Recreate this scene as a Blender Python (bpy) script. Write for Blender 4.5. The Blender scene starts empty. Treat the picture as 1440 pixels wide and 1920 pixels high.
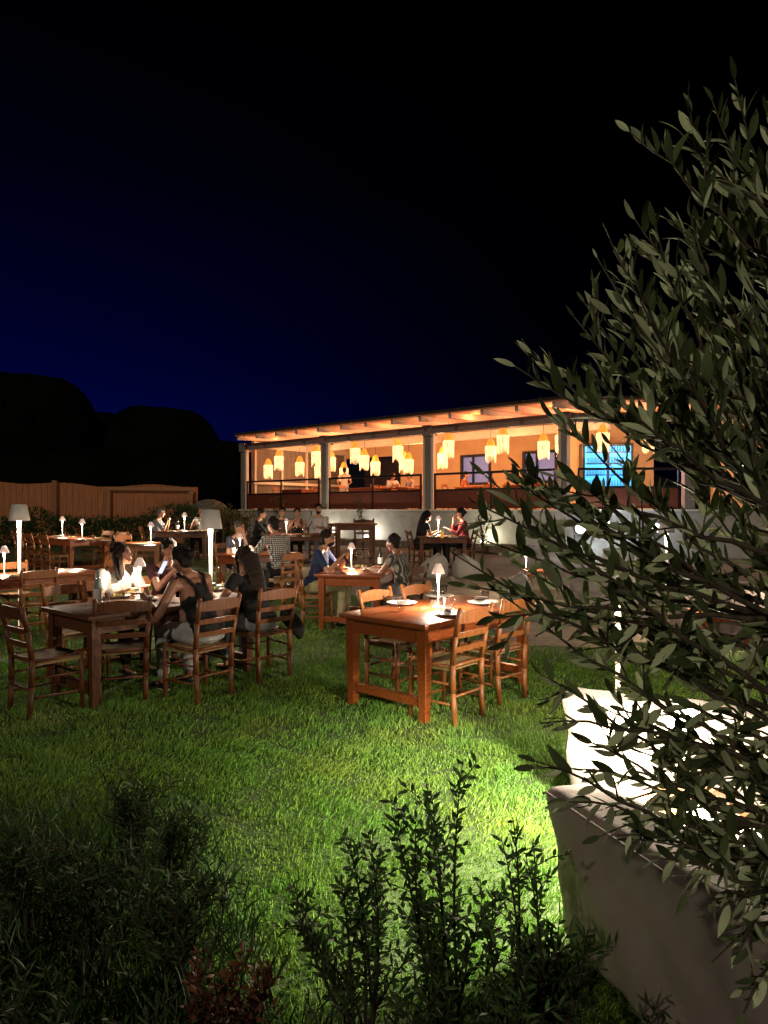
import bpy, bmesh, math, random
import numpy as np
from mathutils import Vector, Matrix, Quaternion
R = math.radians
rnd = random.Random(7)
nrs = np.random.RandomState(5)
scn = bpy.context.scene
COL = scn.collection

# ------------------------------------------------------------------ camera
F = 1280.0; HOR = 955.0; H = 1.62
cam_d = bpy.data.cameras.new('camera'); cam = bpy.data.objects.new('camera', cam_d); COL.objects.link(cam)
cam_d.sensor_fit = 'VERTICAL'; cam_d.sensor_height = 36; cam_d.sensor_width = 27; cam_d.lens = 36 * F / 1920
cam_d.clip_start = 0.05; cam_d.clip_end = 1000
cam.location = (0, 0, H); cam.rotation_euler = (R(90) - math.atan(5 / F), 0, 0)
scn.camera = cam

# ------------------------------------------------------------------ night sky
w = bpy.data.worlds.new('World'); scn.world = w; w.use_nodes = True
nt = w.node_tree; bg = nt.nodes['Background']
tc = nt.nodes.new('ShaderNodeTexCoord'); sp = nt.nodes.new('ShaderNodeSeparateXYZ'); nt.links.new(tc.outputs['Generated'], sp.inputs[0])
rz = nt.nodes.new('ShaderNodeValToRGB'); nt.links.new(sp.outputs['Z'], rz.inputs[0])
er = rz.color_ramp; er.elements[0].position = 0.0; er.elements[0].color = (0.0006, 0.0024, 0.056, 1)
er.elements[1].position = 0.60; er.elements[1].color = (0.0, 0.0, 0.0, 1)
for p_, c_ in ((0.12, (0.0005, 0.0018, 0.042, 1)), (0.19, (0.0003, 0.0008, 0.027, 1)), (0.27, (0.0003, 0.0004, 0.016, 1)), (0.42, (0.0002, 0.0002, 0.0042, 1))):
    e = er.elements.new(p_); e.color = c_
rx = nt.nodes.new('ShaderNodeMapRange'); nt.links.new(sp.outputs['X'], rx.inputs[0])
rx.interpolation_type = 'SMOOTHSTEP'
rx.inputs[1].default_value = -0.55; rx.inputs[2].default_value = 0.30; rx.inputs[3].default_value = 1.0; rx.inputs[4].default_value = 0.05
mx = nt.nodes.new('ShaderNodeVectorMath'); mx.operation = 'SCALE'
nt.links.new(rz.outputs[0], mx.inputs[0]); nt.links.new(rx.outputs[0], mx.inputs['Scale'])
nt.links.new(mx.outputs[0], bg.inputs[0]); bg.inputs[1].default_value = 1.0

# dim warm sun lamp standing in for an unseen garden light behind the camera
sd = bpy.data.lights.new('rear_fill_light', 'SUN'); so = bpy.data.objects.new('rear_fill_light', sd); COL.objects.link(so)
sd.energy = 0.58; sd.angle = R(1.2); sd.color = (1.0, 0.86, 0.64)
so.rotation_euler = (R(62), 0, R(-24))

scn.view_settings.view_transform = 'Standard'; scn.view_settings.look = 'None'
scn.view_settings.exposure = 0; scn.view_settings.gamma = 1
scn.render.resolution_x = 768; scn.render.resolution_y = 1024

# ------------------------------------------------------------------ helpers
def gz(x, y):
    s = min(1, max(0, (y - 10) / 10)); return 0.45 * s
def W(px, py, Y): return Vector(((px - 720) / F * Y, Y, H - (py - HOR) / F * Y))
def G(px, py):
    Y = H * F / (py - HOR); return Vector(((px - 720) / F * Y, Y, 0))
def U2(a): return Vector((math.cos(R(a)), math.sin(R(a)), 0))
def yaw(dx, dy): return math.atan2(dy, dx) - math.pi / 2

def nodes_of(m): m.use_nodes = True; return m.node_tree, m.node_tree.nodes['Principled BSDF']
MATS = {}
def mat(name, col, rough=.6, col2=None, scale=20, stretch=(1, 1, 1), bump=0, spec=.5, metal=0, emit=None, es=0, sub=0, detail=4, contrast=(.35, .65), island=0, trans=0, coat=0, bscale=None):
    if name in MATS: return MATS[name]
    m = bpy.data.materials.new(name); t, b = nodes_of(m)
    b.inputs['Base Color'].default_value = (*col, 1); b.inputs['Roughness'].default_value = rough
    b.inputs['Metallic'].default_value = metal; b.inputs['Specular IOR Level'].default_value = spec
    if coat: b.inputs['Coat Weight'].default_value = coat; b.inputs['Coat Roughness'].default_value = .12
    if sub: b.inputs['Subsurface Weight'].default_value = sub; b.inputs['Subsurface Radius'].default_value = (.02, .008, .004)
    if emit: b.inputs['Emission Color'].default_value = (*emit, 1); b.inputs['Emission Strength'].default_value = es
    if col2 or bump:
        tc = t.nodes.new('ShaderNodeTexCoord'); mp = t.nodes.new('ShaderNodeMapping'); mp.inputs['Scale'].default_value = stretch
        t.links.new(tc.outputs['Object'], mp.inputs[0])
        no = t.nodes.new('ShaderNodeTexNoise'); no.inputs['Scale'].default_value = scale; no.inputs['Detail'].default_value = detail
        t.links.new(mp.outputs[0], no.inputs[0])
        if col2:
            cr = t.nodes.new('ShaderNodeValToRGB'); cr.color_ramp.elements[0].position = contrast[0]; cr.color_ramp.elements[1].position = contrast[1]
            cr.color_ramp.elements[0].color = (*col, 1); cr.color_ramp.elements[1].color = (*col2, 1)
            t.links.new(no.outputs[0], cr.inputs[0]); out = cr.outputs[0]
            if island:
                g = t.nodes.new('ShaderNodeNewGeometry'); mr = t.nodes.new('ShaderNodeMapRange'); mr.inputs[3].default_value = 1 - island; mr.inputs[4].default_value = 1 + island
                t.links.new(g.outputs['Random Per Island'], mr.inputs[0]); vm = t.nodes.new('ShaderNodeVectorMath'); vm.operation = 'SCALE'
                t.links.new(out, vm.inputs[0]); t.links.new(mr.outputs[0], vm.inputs['Scale']); out = vm.outputs[0]
            t.links.new(out, b.inputs['Base Color'])
        if bump:
            n2 = no
            if bscale:
                n2 = t.nodes.new('ShaderNodeTexNoise'); n2.inputs['Scale'].default_value = bscale; n2.inputs['Detail'].default_value = 6; t.links.new(mp.outputs[0], n2.inputs[0])
            bp = t.nodes.new('ShaderNodeBump'); bp.inputs['Strength'].default_value = bump; bp.inputs['Distance'].default_value = .02
            t.links.new(n2.outputs[0], bp.inputs['Height']); t.links.new(bp.outputs[0], b.inputs['Normal'])
    MATS[name] = m; return m
def leafmat(name, top, under, rough=.5, trans=.15, var=.35):
    m = bpy.data.materials.new(name); t, b = nodes_of(m)
    g = t.nodes.new('ShaderNodeNewGeometry'); mxn = t.nodes.new('ShaderNodeMix'); mxn.data_type = 'RGBA'
    mxn.inputs['A'].default_value = (*top, 1); mxn.inputs['B'].default_value = (*under, 1); t.links.new(g.outputs['Backfacing'], mxn.inputs['Factor'])
    mr = t.nodes.new('ShaderNodeMapRange'); mr.inputs[3].default_value = 1 - var; mr.inputs[4].default_value = 1 + var
    t.links.new(g.outputs['Random Per Island'], mr.inputs[0]); vm = t.nodes.new('ShaderNodeVectorMath'); vm.operation = 'SCALE'
    t.links.new(mxn.outputs['Result'], vm.inputs[0]); t.links.new(mr.outputs[0], vm.inputs['Scale'])
    t.links.new(vm.outputs[0], b.inputs['Base Color']); b.inputs['Roughness'].default_value = rough; b.inputs['Specular IOR Level'].default_value = .35
    tr = t.nodes.new('ShaderNodeBsdfTranslucent'); t.links.new(vm.outputs[0], tr.inputs[0])
    ms = t.nodes.new('ShaderNodeMixShader'); ms.inputs[0].default_value = trans
    t.links.new(b.outputs[0], ms.inputs[1]); t.links.new(tr.outputs[0], ms.inputs[2]); t.links.new(ms.outputs[0], t.nodes['Material Output'].inputs[0])
    MATS[name] = m; return m
def glassmat(name, tint, gloss=.12, rough=.02):
    m = bpy.data.materials.new(name); m.use_nodes = True; t = m.node_tree; t.nodes.remove(t.nodes['Principled BSDF'])
    tr = t.nodes.new('ShaderNodeBsdfTransparent'); tr.inputs[0].default_value = (*tint, 1)
    gl = t.nodes.new('ShaderNodeBsdfGlossy'); gl.inputs['Roughness'].default_value = rough
    fr = t.nodes.new('ShaderNodeLayerWeight'); pw = t.nodes.new('ShaderNodeMath'); pw.operation = 'POWER'; pw.inputs[1].default_value = 4; t.links.new(fr.outputs['Facing'], pw.inputs[0])
    ad = t.nodes.new('ShaderNodeMath'); ad.operation = 'MULTIPLY_ADD'; ad.inputs[1].default_value = .6; ad.inputs[2].default_value = gloss; ad.use_clamp = True; t.links.new(pw.outputs[0], ad.inputs[0])
    ms = t.nodes.new('ShaderNodeMixShader'); t.links.new(ad.outputs[0], ms.inputs[0]); t.links.new(tr.outputs[0], ms.inputs[1]); t.links.new(gl.outputs[0], ms.inputs[2])
    t.links.new(ms.outputs[0], t.nodes['Material Output'].inputs[0]); MATS[name] = m; return m
def emitmat(name, col, s):
    m = bpy.data.materials.new(name); t, b = nodes_of(m)
    b.inputs['Base Color'].default_value = (*[min(1, c) for c in col], 1)
    b.inputs['Emission Color'].default_value = (*col, 1); b.inputs['Emission Strength'].default_value = s
    MATS[name] = m; return m

class MB:
    def __init__(s): s.v = []; s.f = []
    def add(s, vs, fs):
        o = len(s.v); s.v += [tuple(v) for v in vs]; s.f += [tuple(i + o for i in f) for f in fs]; return s
    def box(s, c, d, M=None, bev=0):
        x, y, z = d[0] / 2, d[1] / 2, d[2] / 2; c = Vector(c)
        if bev:
            b = min(bev, x * .9, y * .9, z * .9); vs = []; fs = []
            # chamfered box: hull of 24 points
            bm = bmesh.new(); bmesh.ops.create_cube(bm, size=1)
            for v in bm.verts: v.co = Vector((v.co.x * d[0], v.co.y * d[1], v.co.z * d[2]))
            bmesh.ops.bevel(bm, geom=bm.edges[:], offset=b, segments=2, affect='EDGES', profile=.5)
            bm.verts.index_update(); vs = [v.co.copy() for v in bm.verts]; fs = [[v.index for v in f.verts] for f in bm.faces]; bm.free()
        else:
            vs = [Vector((a, b_, c_)) for a in (-x, x) for b_ in (-y, y) for c_ in (-z, z)]
            fs = [(0, 1, 3, 2), (4, 6, 7, 5), (0, 4, 5, 1), (2, 3, 7, 6), (0, 2, 6, 4), (1, 5, 7, 3)]
        if M: vs = [M @ v for v in vs]
        return s.add([v + c for v in vs], fs)
    def beam(s, a, b, wd, ht, up=(0, 0, 1), bev=0):
        a = Vector(a); b = Vector(b); d = b - a; L = d.length; y = d.normalized(); up = Vector(up)
        if abs(y.dot(up)) > .99: up = Vector((0, 1, 0))
        x = y.cross(up).normalized(); z = x.cross(y)
        M = Matrix((x, y, z)).transposed()
        return s.box((a + b) / 2, (wd, L, ht), M, bev)
    def tube(s, pts, rad, n=8, cap=True, flat=1.0):
        pts = [Vector(p) for p in pts]; m = len(pts)
        if not hasattr(rad, '__len__'): rad = [rad] * m
        vs = []; fs = []; ref = None
        for i, p in enumerate(pts):
            t = (pts[min(i + 1, m - 1)] - pts[max(i - 1, 0)]).normalized()
            if ref is None: ref = t.orthogonal().normalized()
            ref = (ref - t * ref.dot(t)); ref = ref.normalized() if ref.length > 1e-6 else t.orthogonal().normalized()
            b = t.cross(ref)
            for k in range(n):
                a = 2 * math.pi * k / n; vs.append(p + (ref * math.cos(a) + b * math.sin(a) * flat) * rad[i])
        for i in range(m - 1):
            for k in range(n): fs.append((i * n + k, i * n + (k + 1) % n, (i + 1) * n + (k + 1) % n, (i + 1) * n + k))
        if cap: fs.append(tuple(range(n))[::-1]); fs.append(tuple((m - 1) * n + k for k in range(n)))
        return s.add(vs, fs)
    def lathe(s, prof, c=(0, 0, 0), n=20, cap=False):
        c = Vector(c); vs = []; fs = []; m = len(prof)
        for r, z in prof:
            for k in range(n): a = 2 * math.pi * k / n; vs.append(c + Vector((r * math.cos(a), r * math.sin(a), z)))
        for i in range(m - 1):
            for k in range(n): fs.append((i * n + k, i * n + (k + 1) % n, (i + 1) * n + (k + 1) % n, (i + 1) * n + k))
        if cap: fs.append(tuple(range(n))[::-1]); fs.append(tuple((m - 1) * n + k for k in range(n)))
        return s.add(vs, fs)
    def ball(s, c, r, M=None, sub=2):
        bm = bmesh.new(); bmesh.ops.create_icosphere(bm, subdivisions=sub, radius=1); bm.verts.index_update()
        rr = r if hasattr(r, '__len__') else (r, r, r); c = Vector(c)
        vs = [Vector((v.co.x * rr[0], v.co.y * rr[1], v.co.z * rr[2])) for v in bm.verts]
        if M: vs = [M @ v for v in vs]
        fs = [[v.index for v in f.verts] for f in bm.faces]; bm.free()
        return s.add([v + c for v in vs], fs)
    def leaf(s, p, d, n, L, wd, bend=.15, k=4):
        d = d.normalized(); sd = d.cross(n)
        sd = sd.normalized() if sd.length > 1e-5 else d.orthogonal().normalized()
        up = sd.cross(d).normalized(); vs = []; fs = []
        for i in range(k + 1):
            t = i / k; hw = wd * .5 * (math.sin(math.pi * (t ** .9)) ** .7 if 0 < t < 1 else .04)
            q = p + d * (L * t) + up * (bend * L * t * t)
            vs += [q - sd * hw + up * hw * .35, q, q + sd * hw + up * hw * .35]
        for i in range(k):
            a = i * 3; fs += [(a, a + 1, a + 4, a + 3), (a + 1, a + 2, a + 5, a + 4)]
        o = len(s.v); s.v += [tuple(v) for v in vs]; s.f += [tuple(i + o for i in f) for f in fs]
    def build(s, name, m, parent=None, smooth=False, kind=None):
        me = bpy.data.meshes.new(name); me.from_pydata(s.v, [], s.f); me.update()
        o = bpy.data.objects.new(name, me); COL.objects.link(o)
        if m: me.materials.append(MATS[m] if isinstance(m, str) else m)
        if smooth: me.polygons.foreach_set('use_smooth', [True] * len(me.polygons))
        if parent: o.parent = parent
        if kind: o['kind'] = kind
        return o
def auto(o, ang=40):
    me = o.data; me.polygons.foreach_set('use_smooth', [True] * len(me.polygons))
    me.set_sharp_from_angle(angle=R(ang)); return o
def tag(o, label=None, cat=None, group=None, kind=None):
    if label: o['label'] = label
    if cat: o['category'] = cat
    if group: o['group'] = group
    if kind: o['kind'] = kind
    return o
def thing(name, label, cat, loc=(0, 0, 0), rz=0, group=None):
    o = bpy.data.objects.new(name, None); COL.objects.link(o); o.location = loc; o.rotation_euler = (0, 0, rz); o.empty_display_size = .1
    return tag(o, label, cat, group)
KIDS = {}
def kids(o):
    return [c for c in list(COL.objects) if c.parent == o]
def copy_tree(src, label=None, loc=None, rz=None, group=None, scale=None, _tree=None):
    tree = _tree or build_tree(src)
    def rec(node, parent):
        c = node[0].copy(); COL.objects.link(c); c.parent = parent
        if c.type == 'LIGHT': pass
        for k in node[1]: rec(k, c)
        return c
    c = rec(tree, None)
    if label: c['label'] = label
    if loc is not None: c.location = loc
    if rz is not None: c.rotation_euler = (0, 0, rz)
    if group: c['group'] = group
    if scale: c.scale = (scale,) * 3 if not hasattr(scale, '__len__') else scale
    return c
def build_tree(o): return (o, [build_tree(c) for c in kids(o)])
class Proto:
    """first use moves the thing itself, later uses copy it"""
    def __init__(s, make): s.make = make; s.o = None
    def put(s, label, loc, rz=0, group=None, scale=None):
        if s.o is None:
            s.o = s.make(); s.tree = build_tree(s.o); o = s.o
            o['label'] = label; o.location = loc; o.rotation_euler = (0, 0, rz)
            if group: o['group'] = group
            if scale: o.scale = (scale,) * 3
            return o
        c = copy_tree(s.o, label, loc, rz, group, scale if scale else 1, s.tree); return c
def light(name, p, energy, col, rad=.04, parent=None, typ='POINT', rot=None, angle=None, blend=.5):
    d = bpy.data.lights.new(name, typ); d.energy = energy; d.color = col
    d.shadow_soft_size = rad
    if typ == 'SPOT': d.spot_size = R(angle); d.spot_blend = blend
    o = bpy.data.objects.new(name, d); COL.objects.link(o); o.location = p
    if rot: o.rotation_euler = rot
    if parent: o.parent = parent
    return o

# ------------------------------------------------------------------ materials
WOOD = mat('varnished_wood', (.34, .082, .018), .34, (.17, .038, .009), 9, (1, 9, 9), .12, coat=.35)
WOODC = mat('chair_wood', (.34, .125, .034), .45, (.20, .062, .016), 12, (6, 6, 1), .12)
WOODD = mat('dark_and_shaded_wood', (.15, .040, .010), .55, (.06, .02, .008), 12, (6, 6, 1), .15)  # dark wood; its tone also stands for shade on the near left chairs
RUSH = mat('woven_rush', (.42, .30, .13), .8, (.25, .17, .07), 40, (8, 1, 8), .7)
PLAST = mat('white_wall_plaster', (.44, .41, .37), .9, (.34, .315, .28), 3, (1, 1, 1), .25, bscale=30)
BEIGE = mat('beige_plaster', (.62, .46, .28), .9, (.55, .40, .24), 2, (1, 1, 1), .15, bscale=30)
WHITEW = mat('white_painted_timber', (.70, .63, .56), .6, (.58, .52, .46), 8, (1, 1, 8), .1)
GREYW = mat('grey_painted_timber', (.24, .20, .175), .6, (.17, .145, .125), 8, (1, 1, 8), .1)
CEIL = mat('ceiling_boards', (.70, .31, .14), .7, (.50, .20, .085), 3, (.6, 14, 14), .15)
BROWNP = mat('brown_fabric_panel', (.17, .035, .010), .7, (.12, .024, .008), 60, (1, 1, 1), .1)
METAL = mat('dark_metal', (.03, .028, .027), .4, metal=.6)
STEEL = mat('steel_cutlery', (.6, .6, .6), .25, metal=1)
FENCEM = mat('fence_boards', (.50, .19, .075), .75, (.34, .12, .045), 5, (9, 9, .5), .3)
TILE = mat('roof_membrane', (.03, .02, .015), .8)
CERAM = mat('white_ceramic', (.8, .8, .78), .2)
FOOD = mat('food', (.45, .22, .06), .6, (.12, .2, .04), 60)
NAPK = mat('dark_napkin', (.09, .06, .05), .9, bump=.3)
WHITENAP = mat('white_napkin', (.75, .74, .72), .9, bump=.3)
SHADE = mat('lamp_shade_white', (.62, .60, .57), .45, bump=.05)
STEMM = mat('lamp_stem_white', (.85, .84, .82), .35)
BULB = emitmat('led_glow', (1.0, .82, .62), 22)
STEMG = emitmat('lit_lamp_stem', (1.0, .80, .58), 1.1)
GLASS = glassmat('drinking_glass', (.9, .9, .9), .14)
PANE = glassmat('window_glass', (.90, .90, .90), .02)
SOFA = mat('cream_sofa_fabric', (.31, .25, .23), .9, (.25, .20, .18), 5, (1, 1, 1), .35, bscale=7)
SOFAG = mat('grey_sofa_fabric', (.20, .18, .165), .9, (.15, .135, .12), 5, (1, 1, 1), .35, bscale=7)
BAG = mat('beanbag_fabric', (.36, .34, .30), .9, (.29, .27, .24), 4, (1, 1, 1), .3, bscale=9)
STONE = mat('stone_ledge', (.22, .16, .12), .9, (.13, .09, .065), 12, (1, 1, 1), .6)
SOIL = mat('planting_soil', (.035, .026, .018), .95, (.018, .014, .01), 20, (1, 1, 1), .8)
BARK = mat('olive_bark', (.13, .10, .065), .85, (.06, .05, .035), 60, (1, 1, .3), .5)
CASE = mat('black_metal_case', (.02, .02, .02), .5)
OLIVE = leafmat('olive_leaf', (.085, .115, .045), (.50, .56, .34), .62, .05, .5); OLIVE.node_tree.nodes['Principled BSDF'].inputs['Specular IOR Level'].default_value = .15
SHRUBL = leafmat('shrub_leaf', (.034, .070, .018), (.045, .085, .026), .5, .3)
PALEL = leafmat('pale_shrub_leaf', (.12, .115, .035), (.16, .14, .05), .5, .15)
REDL = leafmat('reddish_leaf', (.12, .038, .018), (.16, .06, .03), .5, .05)
WEEDL = leafmat('weed_leaf', (.030, .066, .014), (.045, .08, .022), .6, .1, .6)
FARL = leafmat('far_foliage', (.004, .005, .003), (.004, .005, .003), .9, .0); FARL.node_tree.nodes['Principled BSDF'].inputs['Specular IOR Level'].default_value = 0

# ------------------------------------------------------------------ ground
def ground():
    xs = np.concatenate([np.linspace(-400, -22, 8), np.linspace(-18, 18, 37), np.linspace(22, 400, 8)])
    ys = np.concatenate([[-60, -20, -6], np.linspace(-2, 24, 53), [30, 40, 60, 100, 200, 500]])
    m = MB(); nx = len(xs)
    for y in ys:
        for x in xs: m.v.append((x, y, gz(x, y)))
    for j in range(len(ys) - 1):
        for i in range(nx - 1): a = j * nx + i; m.f.append((a, a + 1, a + nx + 1, a + nx))
    mt = mat('lawn_soil', (.055, .085, .018), .95, (.03, .045, .012), 14, (1, 1, 1), .6)
    m.build('ground', mt, smooth=True, kind='structure')
    # sandy gravel court beyond the lawn, 4 mm above it
    gm = mat('sandy_gravel', (.30, .235, .165), .95, (.19, .145, .10), 9, (1, 1, 1), .8, detail=8, bscale=60)
    m = MB(); pts = [(1.55, 8.0), (3, 7.9), (6, 7.8), (14, 7.6), (14, 30), (-4.2, 30), (-3.9, 17), (-2.6, 13.4), (-.2, 12.0), (1.2, 10.4)]
    # gridded so that it follows the slope
    def inside(x, y):
        c = False; n = len(pts)
        for i in range(n):
            x1, y1 = pts[i]; x2, y2 = pts[i - 1]
            if (y1 > y) != (y2 > y) and x < (x2 - x1) * (y - y1) / (y2 - y1) + x1: c = not c
        return c
    st = .25; idx = {}
    def vid(i, j):
        if (i, j) not in idx:
            x, y = i * st, j * st; idx[(i, j)] = len(m.v); m.v.append((x + .08 * math.sin(y * 5 + x), y + .08 * math.sin(x * 4), gz(x, y + .08 * math.sin(x * 4)) + .006))
        return idx[(i, j)]
    for i in range(-20, 57):
        for j in range(28, 120):
            if inside((i + .5) * st, (j + .5) * st): m.f.append((vid(i, j), vid(i + 1, j), vid(i + 1, j + 1), vid(i, j + 1)))
    m.build('gravel_path', gm, smooth=True, kind='structure')
    return inside
on_gravel = ground()

def grass():
    zones = [(1.55, 3.2, 9000, .034), (3.2, 4.8, 6500, .038), (4.8, 7.2, 3000, .046), (7.2, 10.5, 1000, .06), (10.5, 15, 350, .07)]
    P = []; HH = []
    for y0, y1, dens, h in zones:
        xl = -.62 * y1 - .9; xr = .62 * y1 + .7
        n = int((y1 - y0) * (xr - xl) * dens)
        x = nrs.uniform(xl, xr, n); y = nrs.uniform(y0, y1, n)
        keep = np.abs(x) < .60 * y + .9
        x, y = x[keep], y[keep]
        if y1 > 7.8:
            k = np.array([not on_gravel(a, b) for a, b in zip(x, y)]); x, y = x[k], y[k]
        P.append(np.stack([x, y], 1)); HH.append(h * nrs.uniform(.55, 1.5, len(x)))
    P = np.concatenate(P); h = np.concatenate(HH); n = len(P)
    tuft = .75 + .45 * np.sin(P[:, 0] * 9 + np.sin(P[:, 1] * 7) * 2) * np.sin(P[:, 1] * 8.3 + P[:, 0] * 3)
    h *= tuft
    a = nrs.uniform(0, 2 * np.pi, n) ; lean = nrs.uniform(.15, 1.1, n) * h
    wd = nrs.uniform(.0011, .0023, n) * (1 + P[:, 1] * .16)
    # combed lean, changing slowly over the lawn
    ca = 1.2 * np.sin(P[:, 0] * 1.7) + 1.4 * np.cos(P[:, 1] * 1.3)
    dx = np.cos(a) + .7 * np.cos(ca); dy = np.sin(a) + .7 * np.sin(ca)
    sx = -np.sin(a + 1.3); sy = np.cos(a + 1.3)
    z0 = np.clip((P[:, 1] - 10) / 10, 0, 1) * .45
    V = np.zeros((n, 5, 3))
    for i, (t, ww) in enumerate(((0, 1), (0, 1), (.55, .75), (.55, .75), (1, 0))):
        s = -1 if i % 2 == 0 else 1
        if i == 4: s = 0
        V[:, i, 0] = P[:, 0] + dx * lean * t * t + s * sx * wd * ww
        V[:, i, 1] = P[:, 1] + dy * lean * t * t + s * sy * wd * ww
        V[:, i, 2] = z0 + h * (t - .12 * t * t) - (.003 if i < 2 else 0)
    me = bpy.data.meshes.new('grass'); me.vertices.add(n * 5); me.vertices.foreach_set('co', V.ravel())
    base = (np.arange(n) * 5)[:, None]
    q = (base + np.array([0, 1, 3, 2])); tri = base + np.array([2, 3, 4])
    loops = np.concatenate([q, tri], 1).ravel(); ls = np.arange(n) * 7
    starts = np.stack([ls, ls + 4], 1).ravel(); tot = np.tile([4, 3], n)
    me.loops.add(n * 7); me.loops.foreach_set('vertex_index', loops)
    me.polygons.add(n * 2); me.polygons.foreach_set('loop_start', starts); me.polygons.foreach_set('loop_total', tot)
    me.update(); me.validate()
    m = leafmat('grass_blade', (.125, .27, .030), (.14, .29, .04), .55, .25, .5)
    t = m.node_tree
    # patches of dry yellowish grass
    b = t.nodes['Principled BSDF']; src = b.inputs['Base Color'].links[0].from_socket
    tc = t.nodes.new('ShaderNodeTexCoord'); no = t.nodes.new('ShaderNodeTexNoise'); no.inputs['Scale'].default_value = 1.6; no.inputs['Detail'].default_value = 5
    t.links.new(tc.outputs['Object'], no.inputs[0])
    cr = t.nodes.new('ShaderNodeValToRGB'); cr.color_ramp.elements[0].position = .42; cr.color_ramp.elements[1].position = .68
    cr.color_ramp.elements[0].color = (1, 1, 1, 1); cr.color_ramp.elements[1].color = (1.5, 1.02, 1.0, 1)
    t.links.new(no.outputs[0], cr.inputs[0]); mu = t.nodes.new('ShaderNodeVectorMath'); mu.operation = 'MULTIPLY'
    t.links.new(src, mu.inputs[0]); t.links.new(cr.outputs[0], mu.inputs[1]); t.links.new(mu.outputs[0], b.inputs['Base Color'])
    me.materials.append(m); o = bpy.data.objects.new('grass', me); COL.objects.link(o)
    tag(o, 'short green lawn grass lit by the lamps between the tables', 'grass', kind='stuff')
grass()

# ------------------------------------------------------------------ veranda building
FL = Vector((-5.55, 26.8, 0)); FU = Vector((10.33, -8.70, 0)).normalized(); FN = Vector((.644, .765, 0)); BAY = 4.5; SZ = H
FU = Vector((FU.x, FU.y, 0)); FN = Vector((-FU.y, FU.x, 0))
def fac(u, n, z): return FL + FU * u + FN * n + Vector((0, 0, z))
CR = fac(13.5, 0, 0)                                      # corner post
RU = Vector((.995, -.10, 0)).normalized(); RN = Vector((.10, .995, 0)).normalized()
def wing(u, n, z): return CR + RU * u + RN * n + Vector((0, 0, z))
def facade_depth(px):
    t = (px - 455) / ((px - 720) * .324 + 493); return 26.8 * (1 - .324 * t)
B = thing('restaurant_building', 'long raised restaurant veranda with timber roof and glazed bays, glowing orange behind the lawn', 'building', (0, 0, 0))
def wallbox(m, f, u0, u1, n0, n1, z0, z1):
    c = [f(u, n, z) for u in (u0, u1) for n in (n0, n1) for z in (z0, z1)]
    m.add(c, [(0, 1, 3, 2), (4, 6, 7, 5), (0, 4, 5, 1), (2, 3, 7, 6), (0, 2, 6, 4), (1, 5, 7, 3)])
m = MB(); wallbox(m, fac, -.15, 13.5, .0, 11, .2, SZ - .06); m.build('base_wall', PLAST, B)
m = MB(); wallbox(m, wing, .02, 11, .01, 8, .2, SZ - .06); m.build('base_wall', PLAST, B)
m = MB(); wallbox(m, fac, -.2, 13.6, -.07, 11, SZ - .057, SZ); wallbox(m, wing, .1, 11, -.06, 8, SZ - .053, SZ + .003); m.build('floor_slab', WHITEW, B)
ZB0, ZB1, ZR = SZ + 2.32, SZ + 2.56, SZ + 2.90
for i in range(4):
    m = MB(); wallbox(m, fac, i * BAY - .085, i * BAY + .085, -.02, .20, SZ, ZB0 + (0.05)); 
    wallbox(m, fac, i * BAY - .16, i * BAY + .16, -.06, .30, ZB0 - .06, ZB1 + .02)
    m.build('post', GREYW, B)
    for s in (-1, 1):
        if (i == 0 and s < 0) or (i == 3 and s > 0): continue
        m = MB(); wallbox(m, fac, i * BAY + s * .10 - (.0 if s > 0 else .09), i * BAY + s * .10 + (.09 if s > 0 else 0), .03, .15, SZ, ZB0); m.build('frame_strip', WHITEW, B)
m = MB(); wallbox(m, fac, 0, 13.5, 0, .22, ZB0, ZB1); m.build('front_beam', GREYW, B)
m = MB(); wallbox(m, wing, .2, 11, .0, .22, ZB0, ZB1 - .003); m.build('front_beam', GREYW, B)
for u in (3.2, 6.4, 9.6):
    m = MB(); wallbox(m, wing, u - .13, u + .13, -.02, .24, SZ, ZB0); m.build('post', GREYW, B)
# roof: boarded ceiling, slightly sloping, on rafters that pass over the beam
def roofslab(f, u0, u1, n0, n1, nm, material, dz0, dz1, slope=.055):
    m = MB(); c = []
    for u in (u0, u1):
        for n in (n0, n1):
            for dz in (dz0, dz1): c.append(f(u, n, ZB1 + .26 + slope * n + dz))
    m.add(c, [(0, 1, 3, 2), (4, 6, 7, 5), (0, 4, 5, 1), (2, 3, 7, 6), (0, 2, 6, 4), (1, 5, 7, 3)]); return m.build(nm, material, B)
roofslab(fac, .30, 13.9, -.60, 7.2, 'ceiling', CEIL, 0, .05)
roofslab(fac, .28, 13.9, -.63, 7.25, 'roof', TILE, .053, .12)
roofslab(wing, .2, 11.3, -.6, 7.2, 'ceiling', CEIL, -.02, .03)
roofslab(wing, .2, 11.3, -.63, 7.2, 'roof', TILE, .033, .09)
for i in range(13):
    u = .38 + i * 1.09; m = MB(); n0, n1 = -.52, 6.9
    a = fac(u, n0, ZB1 + .19 + .055 * n0); b = fac(u, n1, ZB1 + .19 + .055 * n1); m.beam(a, b, .10, .15); m.build('rafter', WHITEW, B)
for i in range(8):
    u = 1.0 + i * 1.25; m = MB(); a = wing(u, -.5, ZB1 + .14); b = wing(u, 6.5, ZB1 + .52); m.beam(a, b, .10, .15); m.build('rafter', WHITEW, B)
m = MB(); wallbox(m, fac, 0, 13.4, 3.2, 3.4, ZB0 + .12, ZB1 + .14); m.build('inner_beam', WHITEW, B)
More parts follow.
